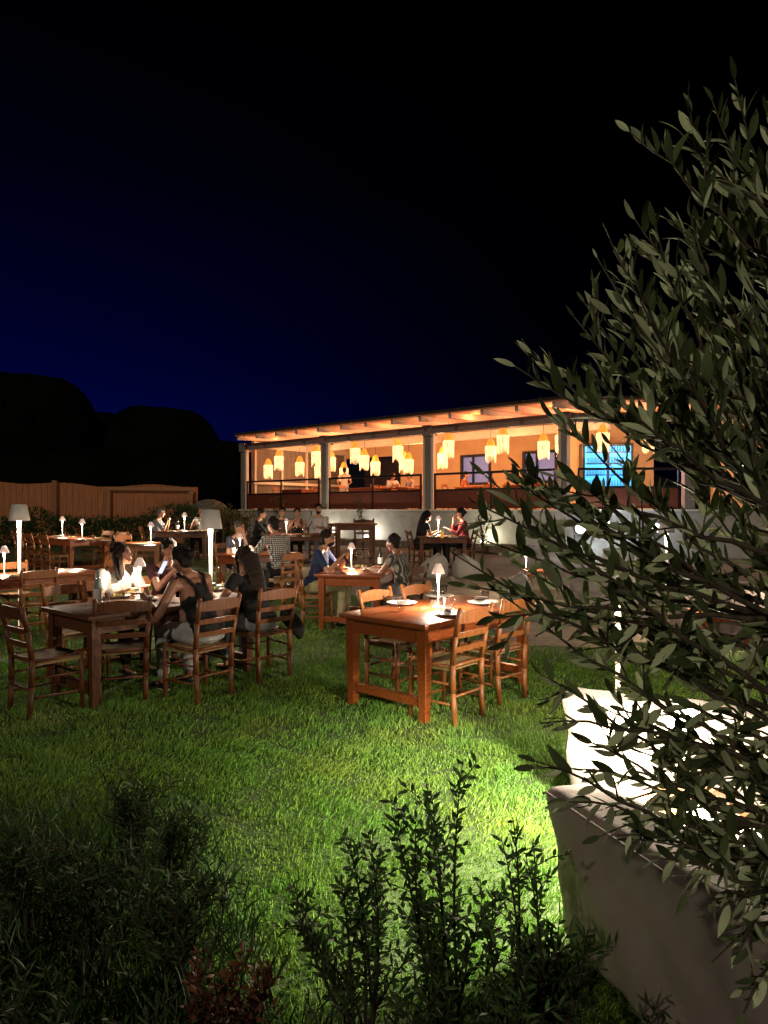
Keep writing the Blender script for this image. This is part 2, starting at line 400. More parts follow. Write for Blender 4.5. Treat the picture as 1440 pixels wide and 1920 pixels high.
# brown fabric panels, rails and glass in each bay
def bay(f, u0, u1, tag_):
    m = MB(); wallbox(m, f, u0 + .25, u1 - .25, .02, .06, SZ + .03, SZ + .58); m.build('lower_panel', BROWNP, B)
    fr = MB(); z1 = SZ + 1.08
    wallbox(fr, f, u0 + .25, u1 - .25, -.01, .06, z1 - .045, z1 + .02)
    wallbox(fr, f, u0 + .25, u1 - .25, -.01, .018, SZ + .56, SZ + .61)
    for u in (u0 + .25, (u0 + u1) / 2 - .02, u1 - .29): wallbox(fr, f, u, u + .045, -.008, .058, SZ, z1 - .046)
    r = fr.build('railing', METAL, B)
    g = MB(); wallbox(g, f, u0 + .3, u1 - .3, .03, .036, SZ + .62, z1 - .05); g.build('railing_glass', PANE, r)
    g = MB(); wallbox(g, f, u0 + .25, u1 - .25, .10, .106, z1 + .03, ZB0); g.build('upper_glass', PANE, B)
for i in range(3): bay(fac, i * BAY, (i + 1) * BAY, '')
bay(wing, .1, 3.2, ''); bay(wing, 6.4, 9.6, '')
# inner wall with openings: solid pieces round them
m = MB(); D = 5.8
def inner(u0, u1, z0, z1): wallbox(m, fac, u0, u1, D, D + .2, z0, z1)
inner(3.3, 6.35, SZ, ZB1 + .56); inner(6.35, 7.75, SZ, SZ + .95); inner(6.35, 7.75, SZ + 2.15, ZB1 + .56); inner(7.75, 9.1, SZ, ZB1 + .56)
inner(9.1, 10.5, SZ, SZ + .95); inner(9.1, 10.5, SZ + 2.15, ZB1 + .56); inner(10.5, 13.4, SZ, ZB1 + .56); inner(0.1, 3.3, SZ + 2.3, ZB1 + .56)
m.build('inner_wall', BEIGE, B)
BLUEW = emitmat('lit_blue_room', (.16, .20, .42), .75)
DARKW = mat('dark_room', (.035, .033, .04), .8, (.02, .02, .024), 3)
for u0, u1 in ((6.35, 7.75), (9.1, 10.5)):
    fr = MB()
    for a, b, c, d in ((u0, u0 + .1, SZ + .95, SZ + 2.15), (u1 - .1, u1, SZ + .95, SZ + 2.15), (u0 + .1, u1 - .1, SZ + .95, SZ + 1.05), (u0 + .1, u1 - .1, SZ + 2.05, SZ + 2.15), (u0 + .55, u0 + .62, SZ + 1.05, SZ + 2.05)):
        wallbox(fr, fac, a, b, D - .03, D + .05, c, d)
    q = fr.build('window', DARKW, B); g = MB(); wallbox(g, fac, u0 + .1, u1 - .1, D + .06, D + .07, SZ + 1.05, SZ + 2.05); g.build('pane', BLUEW, q)
m = MB(); wallbox(m, fac, -.1, 3.5, D + 1.5, D + 1.6, SZ, SZ + 2.35); m.build('kitchen_wall', DARKW, B)
# glazed end wall on the left with dark drapes and white mullions
m = MB(); wallbox(m, fac, .02, .06, .4, 5.8, SZ, ZB1 + .42); m.build('end_screen', mat('grey_drapes', (.20, .175, .15), .9, (.12, .105, .09), 3, (8, 8, .3), .5), B)
for n_ in (.5, 1.9, 3.3, 4.7, 5.7):
    m = MB(); wallbox(m, fac, .065, .14, n_, n_ + .09, SZ, ZB1 + .34); m.build('mullion', WHITEW, B)
m = MB(); wallbox(m, fac, .145, .22, .4, 5.8, SZ + 1.0, SZ + 1.10); m.build('shelf_rail', WHITEW, B)
m = MB(); wallbox(m, fac, .065, .2, .4, 5.8, ZB1 - .12, ZB1 + .12); m.build('end_beam', WHITEW, B)
m = MB(); wallbox(m, wing, 0.6, 3.4, 3.9, 4.1, SZ, ZB1 + .42); wallbox(m, wing, 5.2, 11, 3.9, 4.1, SZ, ZB1 + .42); m.build('inner_wall', BEIGE, B)

# fringed pendant lanterns
LCAP = emitmat('lantern_wicker', (1.0, .30, .035), 1.25)
LSH = mat('lantern_fringe', (.8, .5, .2), .8, emit=(1.0, .60, .27), es=2.6)
t, b_ = LSH.node_tree, LSH.node_tree.nodes['Principled BSDF']
tc = t.nodes.new('ShaderNodeTexCoord'); mp = t.nodes.new('ShaderNodeMapping'); mp.inputs['Scale'].default_value = (45, 45, 3); t.links.new(tc.outputs['Object'], mp.inputs[0])
no = t.nodes.new('ShaderNodeTexNoise'); no.inputs['Scale'].default_value = 1; t.links.new(mp.outputs[0], no.inputs[0])
mr = t.nodes.new('ShaderNodeMapRange'); mr.inputs[1].default_value = .35; mr.inputs[2].default_value = .6; mr.inputs[3].default_value = .8; mr.inputs[4].default_value = 3.2
t.links.new(no.outputs[0], mr.inputs[0]); t.links.new(mr.outputs[0], b_.inputs['Emission Strength'])
def mk_lantern():
    o = thing('pendant_lantern', '', 'lantern')
    m = MB(); m.tube([(0, 0, .0), (0, 0, .32)], .008, 6); m.build('cord', METAL, o)
    m = MB(); m.lathe([(.02, 0), (.06, -.02), (.10, -.09), (.135, -.20), (.15, -.26)], n=18); m.build('cap', LCAP, o, True)
    m = MB(); m.lathe([(.155, -.25), (.185, -.27), (.18, -.45), (.165, -.56)], n=22); m.build('shade', LSH, o, True)
    m = MB(); r2 = random.Random(3)
    for k in range(40):
        a = k / 40 * 2 * math.pi; rr = .17; L = .10 + .14 * abs(math.sin(a * 1.5 + .6)) + r2.uniform(0, .04)
        x, y = rr * math.cos(a), rr * math.sin(a); m.tube([(x, y, -.54), (x * .97, y * .97, -.54 - L)], [.009, .004], 4)
    m.build('fringe', LSH, o)
    return o
LP = Proto(mk_lantern)
lan = [(503, 860, 1.0, 'smallest pendant lantern at far left, low behind the left bay glass'), (523, 843, .7, 'bright pendant lantern in the middle of the left glazed bay'),
 (562, 855, 2.2, 'small pendant lantern between two brighter ones in the left bay'), (593, 834, .7, 'large pendant lantern just left of the second veranda post'),
 (598, 862, 3.0, 'dim pendant lantern low behind the large one by the second post'), (621, 845, 2.6, 'narrow pendant lantern just right of the second veranda post'),
 (645, 866, 4.6, 'dim pendant lantern above the waiter in pale clothes'), (666, 827, .8, 'highest pendant lantern in the left half of the middle bay'),
 (683, 841, 2.2, 'pendant lantern right of and lower than the highest one in the middle bay'), (704, 853, 3.2, 'third of the descending row of pendant lanterns in the middle bay'),
 (746, 822, 1.0, 'highest pendant lantern in the right half of the middle bay'), (757, 846, 4.0, 'pendant lantern half hidden between two others in the right half of the middle bay'),
 (766, 848, 2.8, 'lowest pendant lantern beside the third veranda post'), (830, 836, 3.0, 'lower lantern of the overlapping pair right of the third veranda post'),
 (841, 811, .9, 'upper front lantern of the overlapping pair right of the third veranda post'), (920, 822, 2.6, 'pendant lantern hanging in front of the blue window in the right bay'),
 (943, 800, .8, 'highest brightest pendant lantern in the middle of the right bay'), (1019, 812, 2.2, 'pendant lantern left of the corner post, behind olive twigs')]
for px, py, off, lb in lan:
    Y = facade_depth(px) + off; p = W(px, py, Y); LP.put(lb, p, rnd.uniform(0, 6), 'fringed pendant lanterns under the veranda roof')
for px, py, Y, lb in ((1052, 800, 20.5, 'pendant lantern seen just behind the corner post'), (1130, 795, 19.2, 'pendant lantern in the right wing in front of the blue cooler'), (1215, 800, 20.5, 'pendant lantern in the right wing behind dense olive leaves')):
    LP.put(lb, W(px, py, Y), 1, 'fringed pendant lanterns under the veranda roof')
for u, n in ((1.6, 2.4), (4.5, 1.6), (6.2, 3.2), (8.2, 1.8), (10.4, 2.6), (12.6, 2.2)):
    light('lantern_light', fac(u, n, SZ + 1.75), 150, (1.0, .50, .22), .18, B)
light('lantern_light', wing(2.2, 1.5, SZ + 1.75), 130, (1.0, .6, .34), .18, B)
light('lantern_light', wing(6.0, 1.5, SZ + 1.75), 110, (1.0, .55, .3), .18, B)
# orange fill lamps added behind the beam to tint the overhang; no fixture there
for u in (1.5, 4.5, 7.5, 10.5, 13):
    light('eaves_fill_lamp', fac(u, .42, ZB1 + .08), 30, (1.0, .27, .08), .06, B)
light('eaves_fill_lamp', wing(1.8, .5, ZB1), 12, (1.0, .36, .12), .06, B)
# blue drinks cooler in the wing
o = thing('drinks_cooler', 'tall drinks cooler glowing bright blue in the right wing behind the leaves', 'cooler', wing(1.7, 2.6, SZ), math.atan2(RU.y, RU.x))
m = MB(); m.box((0, .3, 1.0), (1.5, .6, 2.0), bev=.02); m.build('cabinet', METAL, o)
for s in (-1, 1):
    m = MB(); m.box((s * .36, -.012, 1.05), (.62, .02, 1.7)); d_ = m.build('door', emitmat('cooler_glow_%d' % s, (.04, .42, 1.0), 1.5), o)
    m = MB()
    for k in range(5):
        m.box((s * .36, -.03, .35 + k * .34), (.60, .02, .03))
    m.build('shelf', METAL, d_)
    m = MB()
    for k in range(5):
        for j in range(7): m.tube([(s * .36 - .25 + j * .083, -.045, .37 + k * .34), (s * .36 - .25 + j * .083, -.045, .55 + k * .34)], [.028, .014], 6)
    m.build('bottles', mat('cooler_bottles', (.05, .25, .4), .2, emit=(.05, .30, .6), es=.5), d_)
light('cooler_light', wing(1.7, 2.3, SZ + 1.1), 18, (.15, .5, 1.0), .3, o); COL.objects[-1].parent = B
bulbm = emitmat('bulb_glow', (1, .9, .75), 14)
for px, py, Y, lb in ((1262, 832, 18.6, 'leftmost bright round bulb glinting through olive leaves in the right wing'), (1277, 841, 18.8, 'bright bulb just right of and below the leftmost one in the right wing'), (1405, 826, 19, 'highest and farthest right bulb glinting through the olive leaves'), (1375, 852, 18.7, 'second highest of the right bulbs in the right wing behind leaves'), (1345, 902, 19.0, 'lowest bulb glinting through the olive leaves in the right wing'), (1392, 874, 18.9, 'middle bulb below the highest right one, behind olive leaves')):
    o = thing('wall_light', lb, 'wall light', W(px, py, Y), 0, 'bulbs glinting in the right wing')
    m = MB(); m.ball((0, 0, 0), .075); m.build('bulb', bulbm, o, True); m = MB(); m.lathe([(.03, .06), (.045, .08), (.045, .15), (.0, .16)], n=10); m.build('socket', METAL, o)

# wall-wash spotlights at the foot of the wall
def mk_spot():
    o = thing('ground_spotlight', '', 'spotlight')
    m = MB(); m.tube([(0, 0, .0), (0, 0, .12)], .02, 8); m.build('spike', CASE, o)
    m = MB(); m.lathe([(.03, .10), (.06, .12), (.075, .22)], n=16); m.build('housing', CASE, o)
    m = MB(); m.ball((0, 0, .22), (.068, .068, .03)); m.build('lens', emitmat('spot_lens', (1, .97, .85), 40), o, True)
    return o
SP = Proto(mk_spot)
for px, base, Y, e, c, lb in ((609, 1012, 23.3, 60, (1, .93, .75), 'ground spotlight washing the wall behind the man in a white shirt'), (688, 1018, 22.1, 60, (1, .93, .8), 'ground spotlight under the high table by the wall'),
      (906, 1022, 19.3, 60, (.98, .95, .62), 'ground spotlight behind the man in dark red')):
    p = W(px, base, Y); p.z = gz(p.x, p.y); SP.put(lb, p, 0, 'ground spotlights along the building wall', 1.3)
    light('spotlight_beam', (p.x, p.y - .05, p.z + .36), e * .42, c, .05, None, 'POINT')

flood = emitmat('flood_lens', (.72, .86, 1.0), 30)
for px, py, Y, e, lb in ((1088, 991, 17.62, 34, 'glaring bluish white wall light below the right wing, left of two'), (1136, 986, 17.60, 28, 'glaring bluish white wall light below the right wing, right of two'), (1228, 990, 17.5, 14, 'white wall light far right below the wing, mostly hidden by leaves')):
    p = W(px, py, Y); o = thing('wall_light', lb, 'wall light', p, 0, 'bluish wall lights below the right wing')
    m = MB(); m.lathe([(.13, 0), (.14, .03), (.14, .12), (.0, .13)], n=20); q = m.build('housing', CASE, o, True); q.rotation_euler = (R(-90), 0, 0)
    m = MB(); m.ball((0, -.01, 0), (.125, .05, .125)); m.build('lens', flood, o, True)
    light('wall_light_beam', (p.x, p.y - .16, p.z), e, (.72, .86, 1), .06)

# low stone ledge along the wall
o = thing('stone_ledge', 'low brown stone ledge running along the foot of the pale wall', 'ledge')
m = MB(); 
for i in range(24):
    u = 3.0 + i * .42; dz = rnd.uniform(-.015, .015)
    c = fac(u, -.55, .45 + .10 + dz); m.beam(fac(u - .2, -.55, .55 + dz), fac(u + .2, -.55, .55 + dz), .42 + rnd.uniform(-.03, .03), .22, bev=.02)
m.build('stones', STONE, o)

# ------------------------------------------------------------------ fence, hedge, trees
fy = 24.0
fo = thing('board_fence', 'tall brown vertical-board fence behind the left tables, wavy along its top', 'fence')
def fx(px, y=fy): return (px - 720) / F * y
m = MB(); x = fx(-160); xe = fx(370); k = 0
while x < xe:
    top = H + (50 + 2.5 * math.sin(x * 2.1) + 1.5 * math.sin(x * .9 + 1) - (x - fx(0)) * 1.1) / F * fy
    wd_ = .11; m.box((x, fy + .012 * (k % 2), (top + .4) / 2 + rnd.uniform(0, .008)), (wd_ - .006, .02, top - .4)); x += wd_; k += 1
m.build('boards', FENCEM, fo)
for px in (-60, 105, 366):
    m = MB(); top = H + 54 / F * fy - (.0 if px < 200 else .26); m.box((fx(px), fy - .08, (top + .4) / 2), (.16, .12, top - .4)); m.build('post', mat('fence_post_wood', (.33, .14, .06), .7, (.22, .09, .035), 6, (6, 6, 1)), fo)
gt = thing('garden_gate', 'framed lower board gate with a bright top rail in the brown fence', 'gate')
m = MB(); x = fx(204, 23.6); k = 0
while x < fx(360, 23.6): m.box((x, 23.62 + .01 * (k % 2), 1.36), (.094, .02, 1.9)); x += .1; k += 1
m.build('boards', FENCEM, gt)
m = MB(); m.beam((fx(196, 23.5), 23.5, H + .72), (fx(364, 23.5), 23.5, H + .70), .12, .12); m.box((fx(204, 23.5), 23.52, 1.35), (.09, .08, 1.9)); m.box((fx(357, 23.5), 23.52, 1.35), (.12, .08, 1.9)); m.build('frame', mat('gate_frame_wood', (.42, .20, .09), .7, (.3, .13, .055), 6, (6, 1, 6)), gt)

def leafball(m, c, r, n, L, wd, rr):
    for _ in range(n):
        d = Vector((rr.gauss(0, 1), rr.gauss(0, 1), rr.gauss(0, 1))).normalized()
        q = rr.uniform(.55, 1) ** .5; p = Vector(c) + Vector((d.x * r[0], d.y * r[1], d.z * r[2])) * q
        dd = (d + Vector((rr.uniform(-.6, .6), rr.uniform(-.6, .6), rr.uniform(-.3, .8)))).normalized()
        m.leaf(p, dd, Vector((rr.gauss(0, 1), rr.gauss(0, 1), 1)), L * rr.uniform(.6, 1.3), wd, .1, 2)
hedge_labels = {-40: 'dark shrub at the far left edge below the fence', 40: 'dark shrub behind the left tall lamp', 90: 'mid green shrub lit by the pair of small table lamps', 150: 'low dark shrub below the fence post', 215: 'low shrub left of the gate',
  262: 'dark shrub in front of the gate', 318: 'rounded green shrub behind the far seated man', 372: 'green shrub behind the white lamp shade, by the gate end', 415: 'yellowish leafy shrub at the left corner of the veranda wall', 452: 'small pale shrub against the veranda wall corner'}
rr = random.Random(21)
for px, lb in hedge_labels.items():
    pale = px > 400; Y = 21.5 if px < 400 else 22.5; p = W(px, 1000, Y); p.z = gz(p.x, p.y)
    o = thing('shrub', lb, 'shrub', p, 0, 'shrubs along the fence')
    hgt = {40: 1.0, 90: 1.15, 318: 1.25, 372: 1.25, 415: 1.3, 452: 1.15}.get(px, .95)
    m = MB()
    for k in range(5): leafball(m, (rr.uniform(-.5, .5), rr.uniform(-.3, .3), hgt * rr.uniform(.35, .7)), (.45, .4, hgt * .36), 150, .13, .06, rr)
    m.build('foliage', PALEL if pale else SHRUBL, o)
    m = MB()
    for k in range(4): m.tube([(rr.uniform(-.1, .1), 0, 0), (rr.uniform(-.4, .4), rr.uniform(-.2, .2), hgt * .6)], [.025, .01], 5)
    m.build('stem', BARK, o)
o = tag(MB().ball((0, 0, 0), (.75, .6, .62), sub=3).build('boulder', mat('grey_rock', (.24, .20, .16), .9, (.14, .12, .1), 4, (1, 1, 1), .6), None, True), 'rounded grey boulder at the right end of the fence', 'boulder')
p = W(392, 958, 23.2); o.location = (p.x, p.y, 1.35); 
m = MB(); m.box((0, 0, 0), (1.6, .9, .95), bev=.1); o2 = m.build('rock_plinth', STONE, None); o2.location = (p.x, p.y + .1, .85); tag(o2, 'dark stone plinth under the grey boulder at the fence end', 'plinth')

def pine(name, label, px, py_top, Y, wpx, hpx, seed, grp='black trees behind the fence'):
    r2 = random.Random(seed); c = W(px, py_top + hpx / 2, Y); base = Vector((c.x, c.y, .45)); o = thing(name, label, 'tree', base, 0, grp)
    rw = wpx / F * Y / 2; rh = hpx / F * Y / 2; cz = c.z - .45
    m = MB(); m.tube([(0, 0, 0), (.2, 0, cz * .4), (.1, .1, cz)], [.35, .26, .12], 8)
    for k in range(7):
        a = k * .9; m.tube([(.1, .1, cz * .55), (rw * .6 * math.cos(a), rw * .4 * math.sin(a), cz + r2.uniform(-.2, .3) * rh)], [.12, .03], 5)
    m.build('trunk', BARK, o)
    m = MB()
    for k in range(110):
        a = r2.uniform(0, 6.28); q = r2.uniform(0, .86) ** .5; ph = r2.uniform(-.6, 1)
        s = max(.0, 1 - abs(ph) ** 3.2 * .72) ** .5; x = rw * .86 * q * s * math.cos(a); y = rw * .6 * q * s * math.sin(a); z = cz + rh * .80 * ph * (1 if ph > 0 else .8) * (1 - .2 * q)
        rb = rw * r2.uniform(.13, .18)
        leafball(m, (x, y, z), (rb, rb, rb * .6), 80, .26, .12, r2)
        m.ball((x, y, z), (rb * .95, rb * .95, rb * .6), sub=1)
    m.ball((0, 0, cz + rh * .02), (rw * .98, rw * .62, rh * .93), sub=3); m.ball((-rw * .3, 0, cz + rh * .05), (rw * .62, rw * .5, rh * .93), sub=3); m.ball((rw * .35, 0, cz), (rw * .6, rw * .5, rh * .9), sub=3)
    m.build('crown', FARL, o)
pine('pine_tree', 'tallest black tree silhouette at the far left against the blue sky', 45, 694, 46, 290, 240, 1)
pine('pine_tree', 'black domed tree silhouette left of the veranda roof', 300, 758, 48, 240, 190, 2)
pine('pine_tree', 'low black tree filling the gap between the two tall dark ones', 195, 768, 52, 160, 180, 3)
pine('pine_tree', 'small black tree touching the left end of the veranda roof', 425, 822, 42, 120, 150, 4)
pine('pine_tree', 'black tree mass behind the fence at the far left edge', -90, 760, 44, 260, 220, 5)
pine('bushy_tree', 'low dark tree filling the background behind the gate', 130, 835, 40, 330, 150, 6)
pine('bushy_tree', 'low dark tree behind the boulder at the fence end', 350, 840, 38, 240, 150, 7)
pine('bushy_tree', 'low dark tree at the left picture edge above the fence', -30, 840, 41, 240, 150, 8)
# distant dark rise behind the building
m = MB(); n = 40
for i in range(n + 1):
    x = -60 + 150 * i / n; h_ = 5 + 9.5 * math.exp(-((x - 14) / 17) ** 2) + .6 * math.sin(x * .7); m.v += [(x, 78, -.5), (x, 90 + h_, h_), (x, 130, -.5)]
for i in range(n): a = i * 3; m.f += [(a, a + 3, a + 4, a + 1), (a + 1, a + 4, a + 5, a + 2)]
m.build('hill', mat('dark_hill', (.012, .014, .008), .95, (.006, .008, .005), .3), None, True, 'structure')

# ------------------------------------------------------------------ taverna chair
def mk_chair(wood='chair_wood', seat='woven_rush'):
    def f():
        o = thing('wooden_chair', '', 'chair')
        m = MB(); bm_c = [(-.20, -.175), (.20, -.175), (.235, .20), (-.235, .20)]
        # slightly domed woven seat with rolled edge
        n = 9; vs = []; fs = []
        for j in range(n):
            for i in range(n):
                u, v = i / (n - 1), j / (n - 1); y = -.17 + .38 * v; hw = .195 + .035 * v; x = (u * 2 - 1) * hw
                e = max(abs(u * 2 - 1), abs(v * 2 - 1)); z = .462 - .018 * (1 - e ** 3) + (-.012 if e > .99 else 0)
                vs.append((x, y, z))
        for j in range(n - 1):
            for i in range(n - 1): a = j * n + i; fs.append((a, a + 1, a + n + 1, a + n))
        m.add(vs, fs); m.add([(x, y, z - .038) for x, y, z in vs], [tuple(reversed(q)) for q in fs])
        rim = [j for j in range(n)] + [n * k + n - 1 for k in range(1, n)] + [n * n - 1 - k for k in range(1, n)] + [n * (n - 1 - k) for k in range(1, n - 1)]
        o0 = 0; L = len(rim)
        m.f += [(rim[k], rim[(k + 1) % L], rim[(k + 1) % L] + n * n, rim[k] + n * n) for k in range(L)]
        m.build('seat', seat, o, True)
        for s in (-1, 1):
            m = MB(); m.tube([(s * .215, .195, 0), (s * .213, .19, .25), (s * .21, .185, .475)], [.017, .021, .022], 8); m.build('leg', wood, o, True)
            m = MB(); P = [(s * .178, -.205, 0), (s * .185, -.19, .25), (s * .19, -.19, .46), (s * .20, -.225, .68), (s * .212, -.275, .88)]
            for a, b, ww in zip(P, P[1:], (.036, .038, .036, .033)): m.tube([a, b], [ww * .62, ww * .60], 8)
            m.ball(P[-1], .021, sub=1); m.build('leg', wood, o, True)
        def slat(z0, h0, bow, arch, thick, nm):
            m = MB(); k = 9; vs = []
            def yb(z): return -.19 - max(0, (z - .46)) * .2
            for i in range(k + 1):
                t = i / k * 2 - 1; x = t * (.192 + .02 * (z0 - .46) / .42); y = yb(z0) - bow * (1 - t * t); up = arch * (1 - t * t)
                vs += [(x, y - thick / 2, z0 - h0 / 2), (x, y + thick / 2, z0 - h0 / 2), (x, y + thick / 2 - .006, z0 + h0 / 2 + up), (x, y - thick / 2 - .006, z0 + h0 / 2 + up)]
            fs = [(0, 3, 2, 1), tuple(4 * k + q for q in range(4))]
            for i in range(k):
                for q in range(4): fs.append((4 * i + q, 4 * i + (q + 1) % 4, 4 * i + 4 + (q + 1) % 4, 4 * i + 4 + q))
            m.add(vs, fs); auto(m.build(nm, wood, o))
        slat(.815, .075, .028, .022, .02, 'top_rail'); slat(.685, .04, .02, .004, .015, 'back_slat'); slat(.575, .04, .014, .004, .015, 'back_slat')
        for z in (.14, .29):
            for a, b in (((-.214, .19, z), (.214, .19, z)), ((-.182, -.195, z + .02), (-.214, .19, z + .02)), ((.182, -.195, z + .02), (.214, .19, z + .02))):
                m = MB(); m.tube([a, b], .0105, 6); m.build('stretcher', wood, o, True)
        m = MB(); m.tube([(-.182, -.195, .22), (.182, -.195, .22)], .0105, 6); m.build('stretcher', wood, o, True)
        m = MB(); m.tube([(-.2, .19, .445), (.2, .19, .445)], .016, 6); m.tube([(-.19, -.18, .445), (.19, -.18, .445)], .016, 6)
        for s in (-1, 1): m.tube([(s * .19, -.18, .445), (s * .21, .19, .445)], .016, 6)
        m.build('seat_frame', wood, o, True)
        return o
    return f
CH = Proto(mk_chair()); CHD = Proto(mk_chair('dark_and_shaded_wood')); MATS['shaded_chair_wood'] = mat('shaded_chair_wood', (.20, .065, .018), .5, (.11, .035, .011), 12, (6, 6, 1), .15); CHM = Proto(mk_chair('shaded_chair_wood'))  # last one: chair wood with shade put into its colour, for the left table
def chair(bx, by, fxx, fyy, label, group='rush-seated taverna chairs', proto=CH, off=.2, scale=None):
    """bx, by = middle of the back legs on the ground; (fxx, fyy) = the way a sitter would face"""
    d = Vector((fxx, fyy, 0)).normalized(); p = Vector((bx, by, 0)) + d * off; p.z = gz(p.x, p.y)
    return proto.put(label, p, yaw(d.x, d.y), group, scale)

def table(c, ang, L, Wd, label, h=.76, wood=WOOD, stretcher=True, cat='table', legw=.085, group=None, apron=.12):
    c = Vector((c[0], c[1], 0)); c.z = gz(c.x, c.y); o = thing('wooden_table', label, cat, c, R(ang), group)
    m = MB(); m.box((0, 0, h - .019), (L, Wd, .038), bev=.006); auto(m.build('tabletop', wood, o))
    ix, iy = L / 2 - .09, Wd / 2 - .08
    for sx in (-1, 1):
        for sy in (-1, 1):
            m = MB(); t = h - .04; q = legw / 2; b = q * .72; x, y = sx * ix, sy * iy
            vs = [(x + a * r_, y + b_ * r_, z) for z, r_ in ((0, b), (t * .72, q * .98), (t, q)) for a, b_ in ((-1, -1), (1, -1), (1, 1), (-1, 1))]
            fs = [(3, 2, 1, 0), (8, 9, 10, 11)]
            for l in (0, 4):
                for k in range(4): fs.append((l + k, l + (k + 1) % 4, l + 4 + (k + 1) % 4, l + 4 + k))
            m.add(vs, fs); m.build('leg', wood, o)
    for s in (-1, 1):
        m = MB(); m.box((0, s * (iy + .012), h - .04 - apron / 2), (2 * ix - legw + .004, .024, apron)); m.build('apron', wood, o)
        m = MB(); m.box((s * (ix + .012), 0, h - .04 - apron / 2), (.024, 2 * iy - legw + .004, apron)); m.build('apron', wood, o)
        if stretcher:
            m = MB(); m.box((s * ix, 0, .15), (.05, 2 * iy - legw * .8, .065)); m.build('stretcher', wood, o)
    return o

# ------------------------------------------------------------------ lamps
SHT = mat('lit_lamp_shade', (.72, .62, .58), .5, sub=0, emit=(1.0, .62, .48), es=.35)
def mk_tlamp():
    o = thing('table_lamp', '', 'lamp')
    m = MB(); m.lathe([(.0, 0), (.052, 0), (.054, .008), (.03, .012), (.008, .016)], n=20); m.build('base', STEMM, o, True)
    m = MB(); m.lathe([(.0055, .014), (.007, .12), (.010, .22), (.016, .29), (.012, .315)], n=12); m.build('stem', STEMG, o, True)
    m = MB(); m.lathe([(.060, .295), (.052, .32), (.024, .383), (.0, .385)], n=24); m.build('lamp_shade', SHT, o, True)
    m = MB(); m.lathe([(.0, .312), (.034, .310), (.036, .316)], n=16); m.build('light_disc', BULB, o, True)
    return o
TL = Proto(mk_tlamp)
def tlamp(p, label, e=11, scale=1, col=(1, .80, .58)):
    e *= 3.9
    TL.put(label, p, 0, 'small cordless table lamps', scale)
    light('table_lamp_light', (p.x - .012, p.y - .035, p.z + .285 * scale), e, col, .02)
def flamp(p, hgt, label, e=40, col=(1, .82, .62), shade_mat=SHADE, sr=.13):
    o = thing('tall_lamp', label, 'lamp', p, 0)
    m = MB(); m.lathe([(0, 0), (.12, 0), (.125, .015), (.02, .025)], n=24); m.build('base', STEMM, o, True)
    m = MB(); m.lathe([(.013, .02), (.017, hgt * .45), (.026, hgt - .30), (.03, hgt - .22), (.015, hgt - .19)], n=14); m.build('stem', STEMG, o, True)
    m = MB(); m.lathe([(sr, hgt - .225), (sr * .98, hgt - .20), (sr * .74, hgt - .005), (0, hgt)], n=28); m.build('lamp_shade', shade_mat, o, True)
    m = MB(); m.lathe([(.0, hgt - .205), (.07, hgt - .208), (.075, hgt - .20)], n=16); m.build('light_disc', BULB, o, True)
    light('tall_lamp_light', (p.x - .02, p.y - .06, p.z + hgt - .26), e, col, .03)
def on(px, py, h=.76):
    Y = 8.0
    for _ in range(60):
        x = (px - 720) / F * Y; Y = .6 * Y + .4 * (H - h - gz(x, Y)) * F / (py - HOR)
    return Vector(((px - 720) / F * Y, Y, h + gz(0, Y)))

# ------------------------------------------------------------------ tableware
def mk_plate():
    o = thing('dinner_plate', '', 'plate'); m = MB(); m.lathe([(0, .004), (.085, .005), (.10, .012), (.138, .022), (.14, .025), (.135, .026), (.10, .017), (.08, .010), (0, .009)], n=36); m.build('dish', CERAM, o, True); return o
def mk_tumbler():
    o = thing('water_glass', '', 'glass'); m = MB(); m.lathe([(0, .003), (.029, .0), (.033, .012), (.041, .088), (.0395, .089), (.031, .016), (0, .014)], n=18); m.build('bowl', GLASS, o, True); return o
def mk_wine():
    o = thing('wine_glass', '', 'glass'); m = MB(); m.lathe([(0, 0), (.034, .001), (.006, .006), (.004, .09), (.02, .105), (.038, .14), (.036, .18), (.031, .21)], n=18); m.build('bowl', GLASS, o, True); return o
BOTG = mat('bottle_green', (.01, .02, .012), .15); BOTC = glassmat('clear_bottle', (.75, .85, .85), .2)
def mk_bottle(mt=None):
    def f():
        o = thing('bottle', '', 'bottle'); m = MB(); m.lathe([(0, 0), (.036, 0), (.038, .01), (.038, .18), (.03, .215), (.014, .24), (.013, .295), (.016, .298), (.0, .30)], n=16); m.build('glass_body', mt, o, True)
        m = MB(); m.lathe([(.0385, .05), (.0385, .14)], n=16); m.build('paper_label', WHITENAP, o, True); return o
    return f
def mk_napkin():
    o = thing('folded_napkin', '', 'napkin'); m = MB()
    n = 6
    for j in range(n):
        for i in range(n):
            u, v = i / (n - 1), j / (n - 1); m.v.append(((u - .5) * .05, (v - .5) * .17, .012 * math.sin(u * 3.1) + .004 * math.sin(v * 9)))
    for j in range(n - 1):
        for i in range(n - 1): a = j * n + i; m.f.append((a, a + 1, a + n + 1, a + n))
    k = len(m.v); m.v += [(x, y, z + .008) for x, y, z in m.v[:k]]; m.f += [tuple(q + k for q in f) for f in m.f]
    m.build('cloth', NAPK, o, True); return o
def mk_fork():
    o = thing('fork', '', 'cutlery'); m = MB(); m.beam((0, -.09, .003), (0, .04, .004), .009, .003); m.box((0, .052, .005), (.022, .025, .002))
    for k in range(4): m.box((-.009 + k * .006, .08, .006), (.0025, .035, .002))
    m.build('steel', STEEL, o); return o
def mk_knife():
    o = thing('knife', '', 'cutlery'); m = MB(); m.beam((0, -.10, .004), (0, .0, .004), .012, .006); m.beam((0, 0, .004), (.002, .11, .004), .016, .0015); m.build('steel', STEEL, o); return o
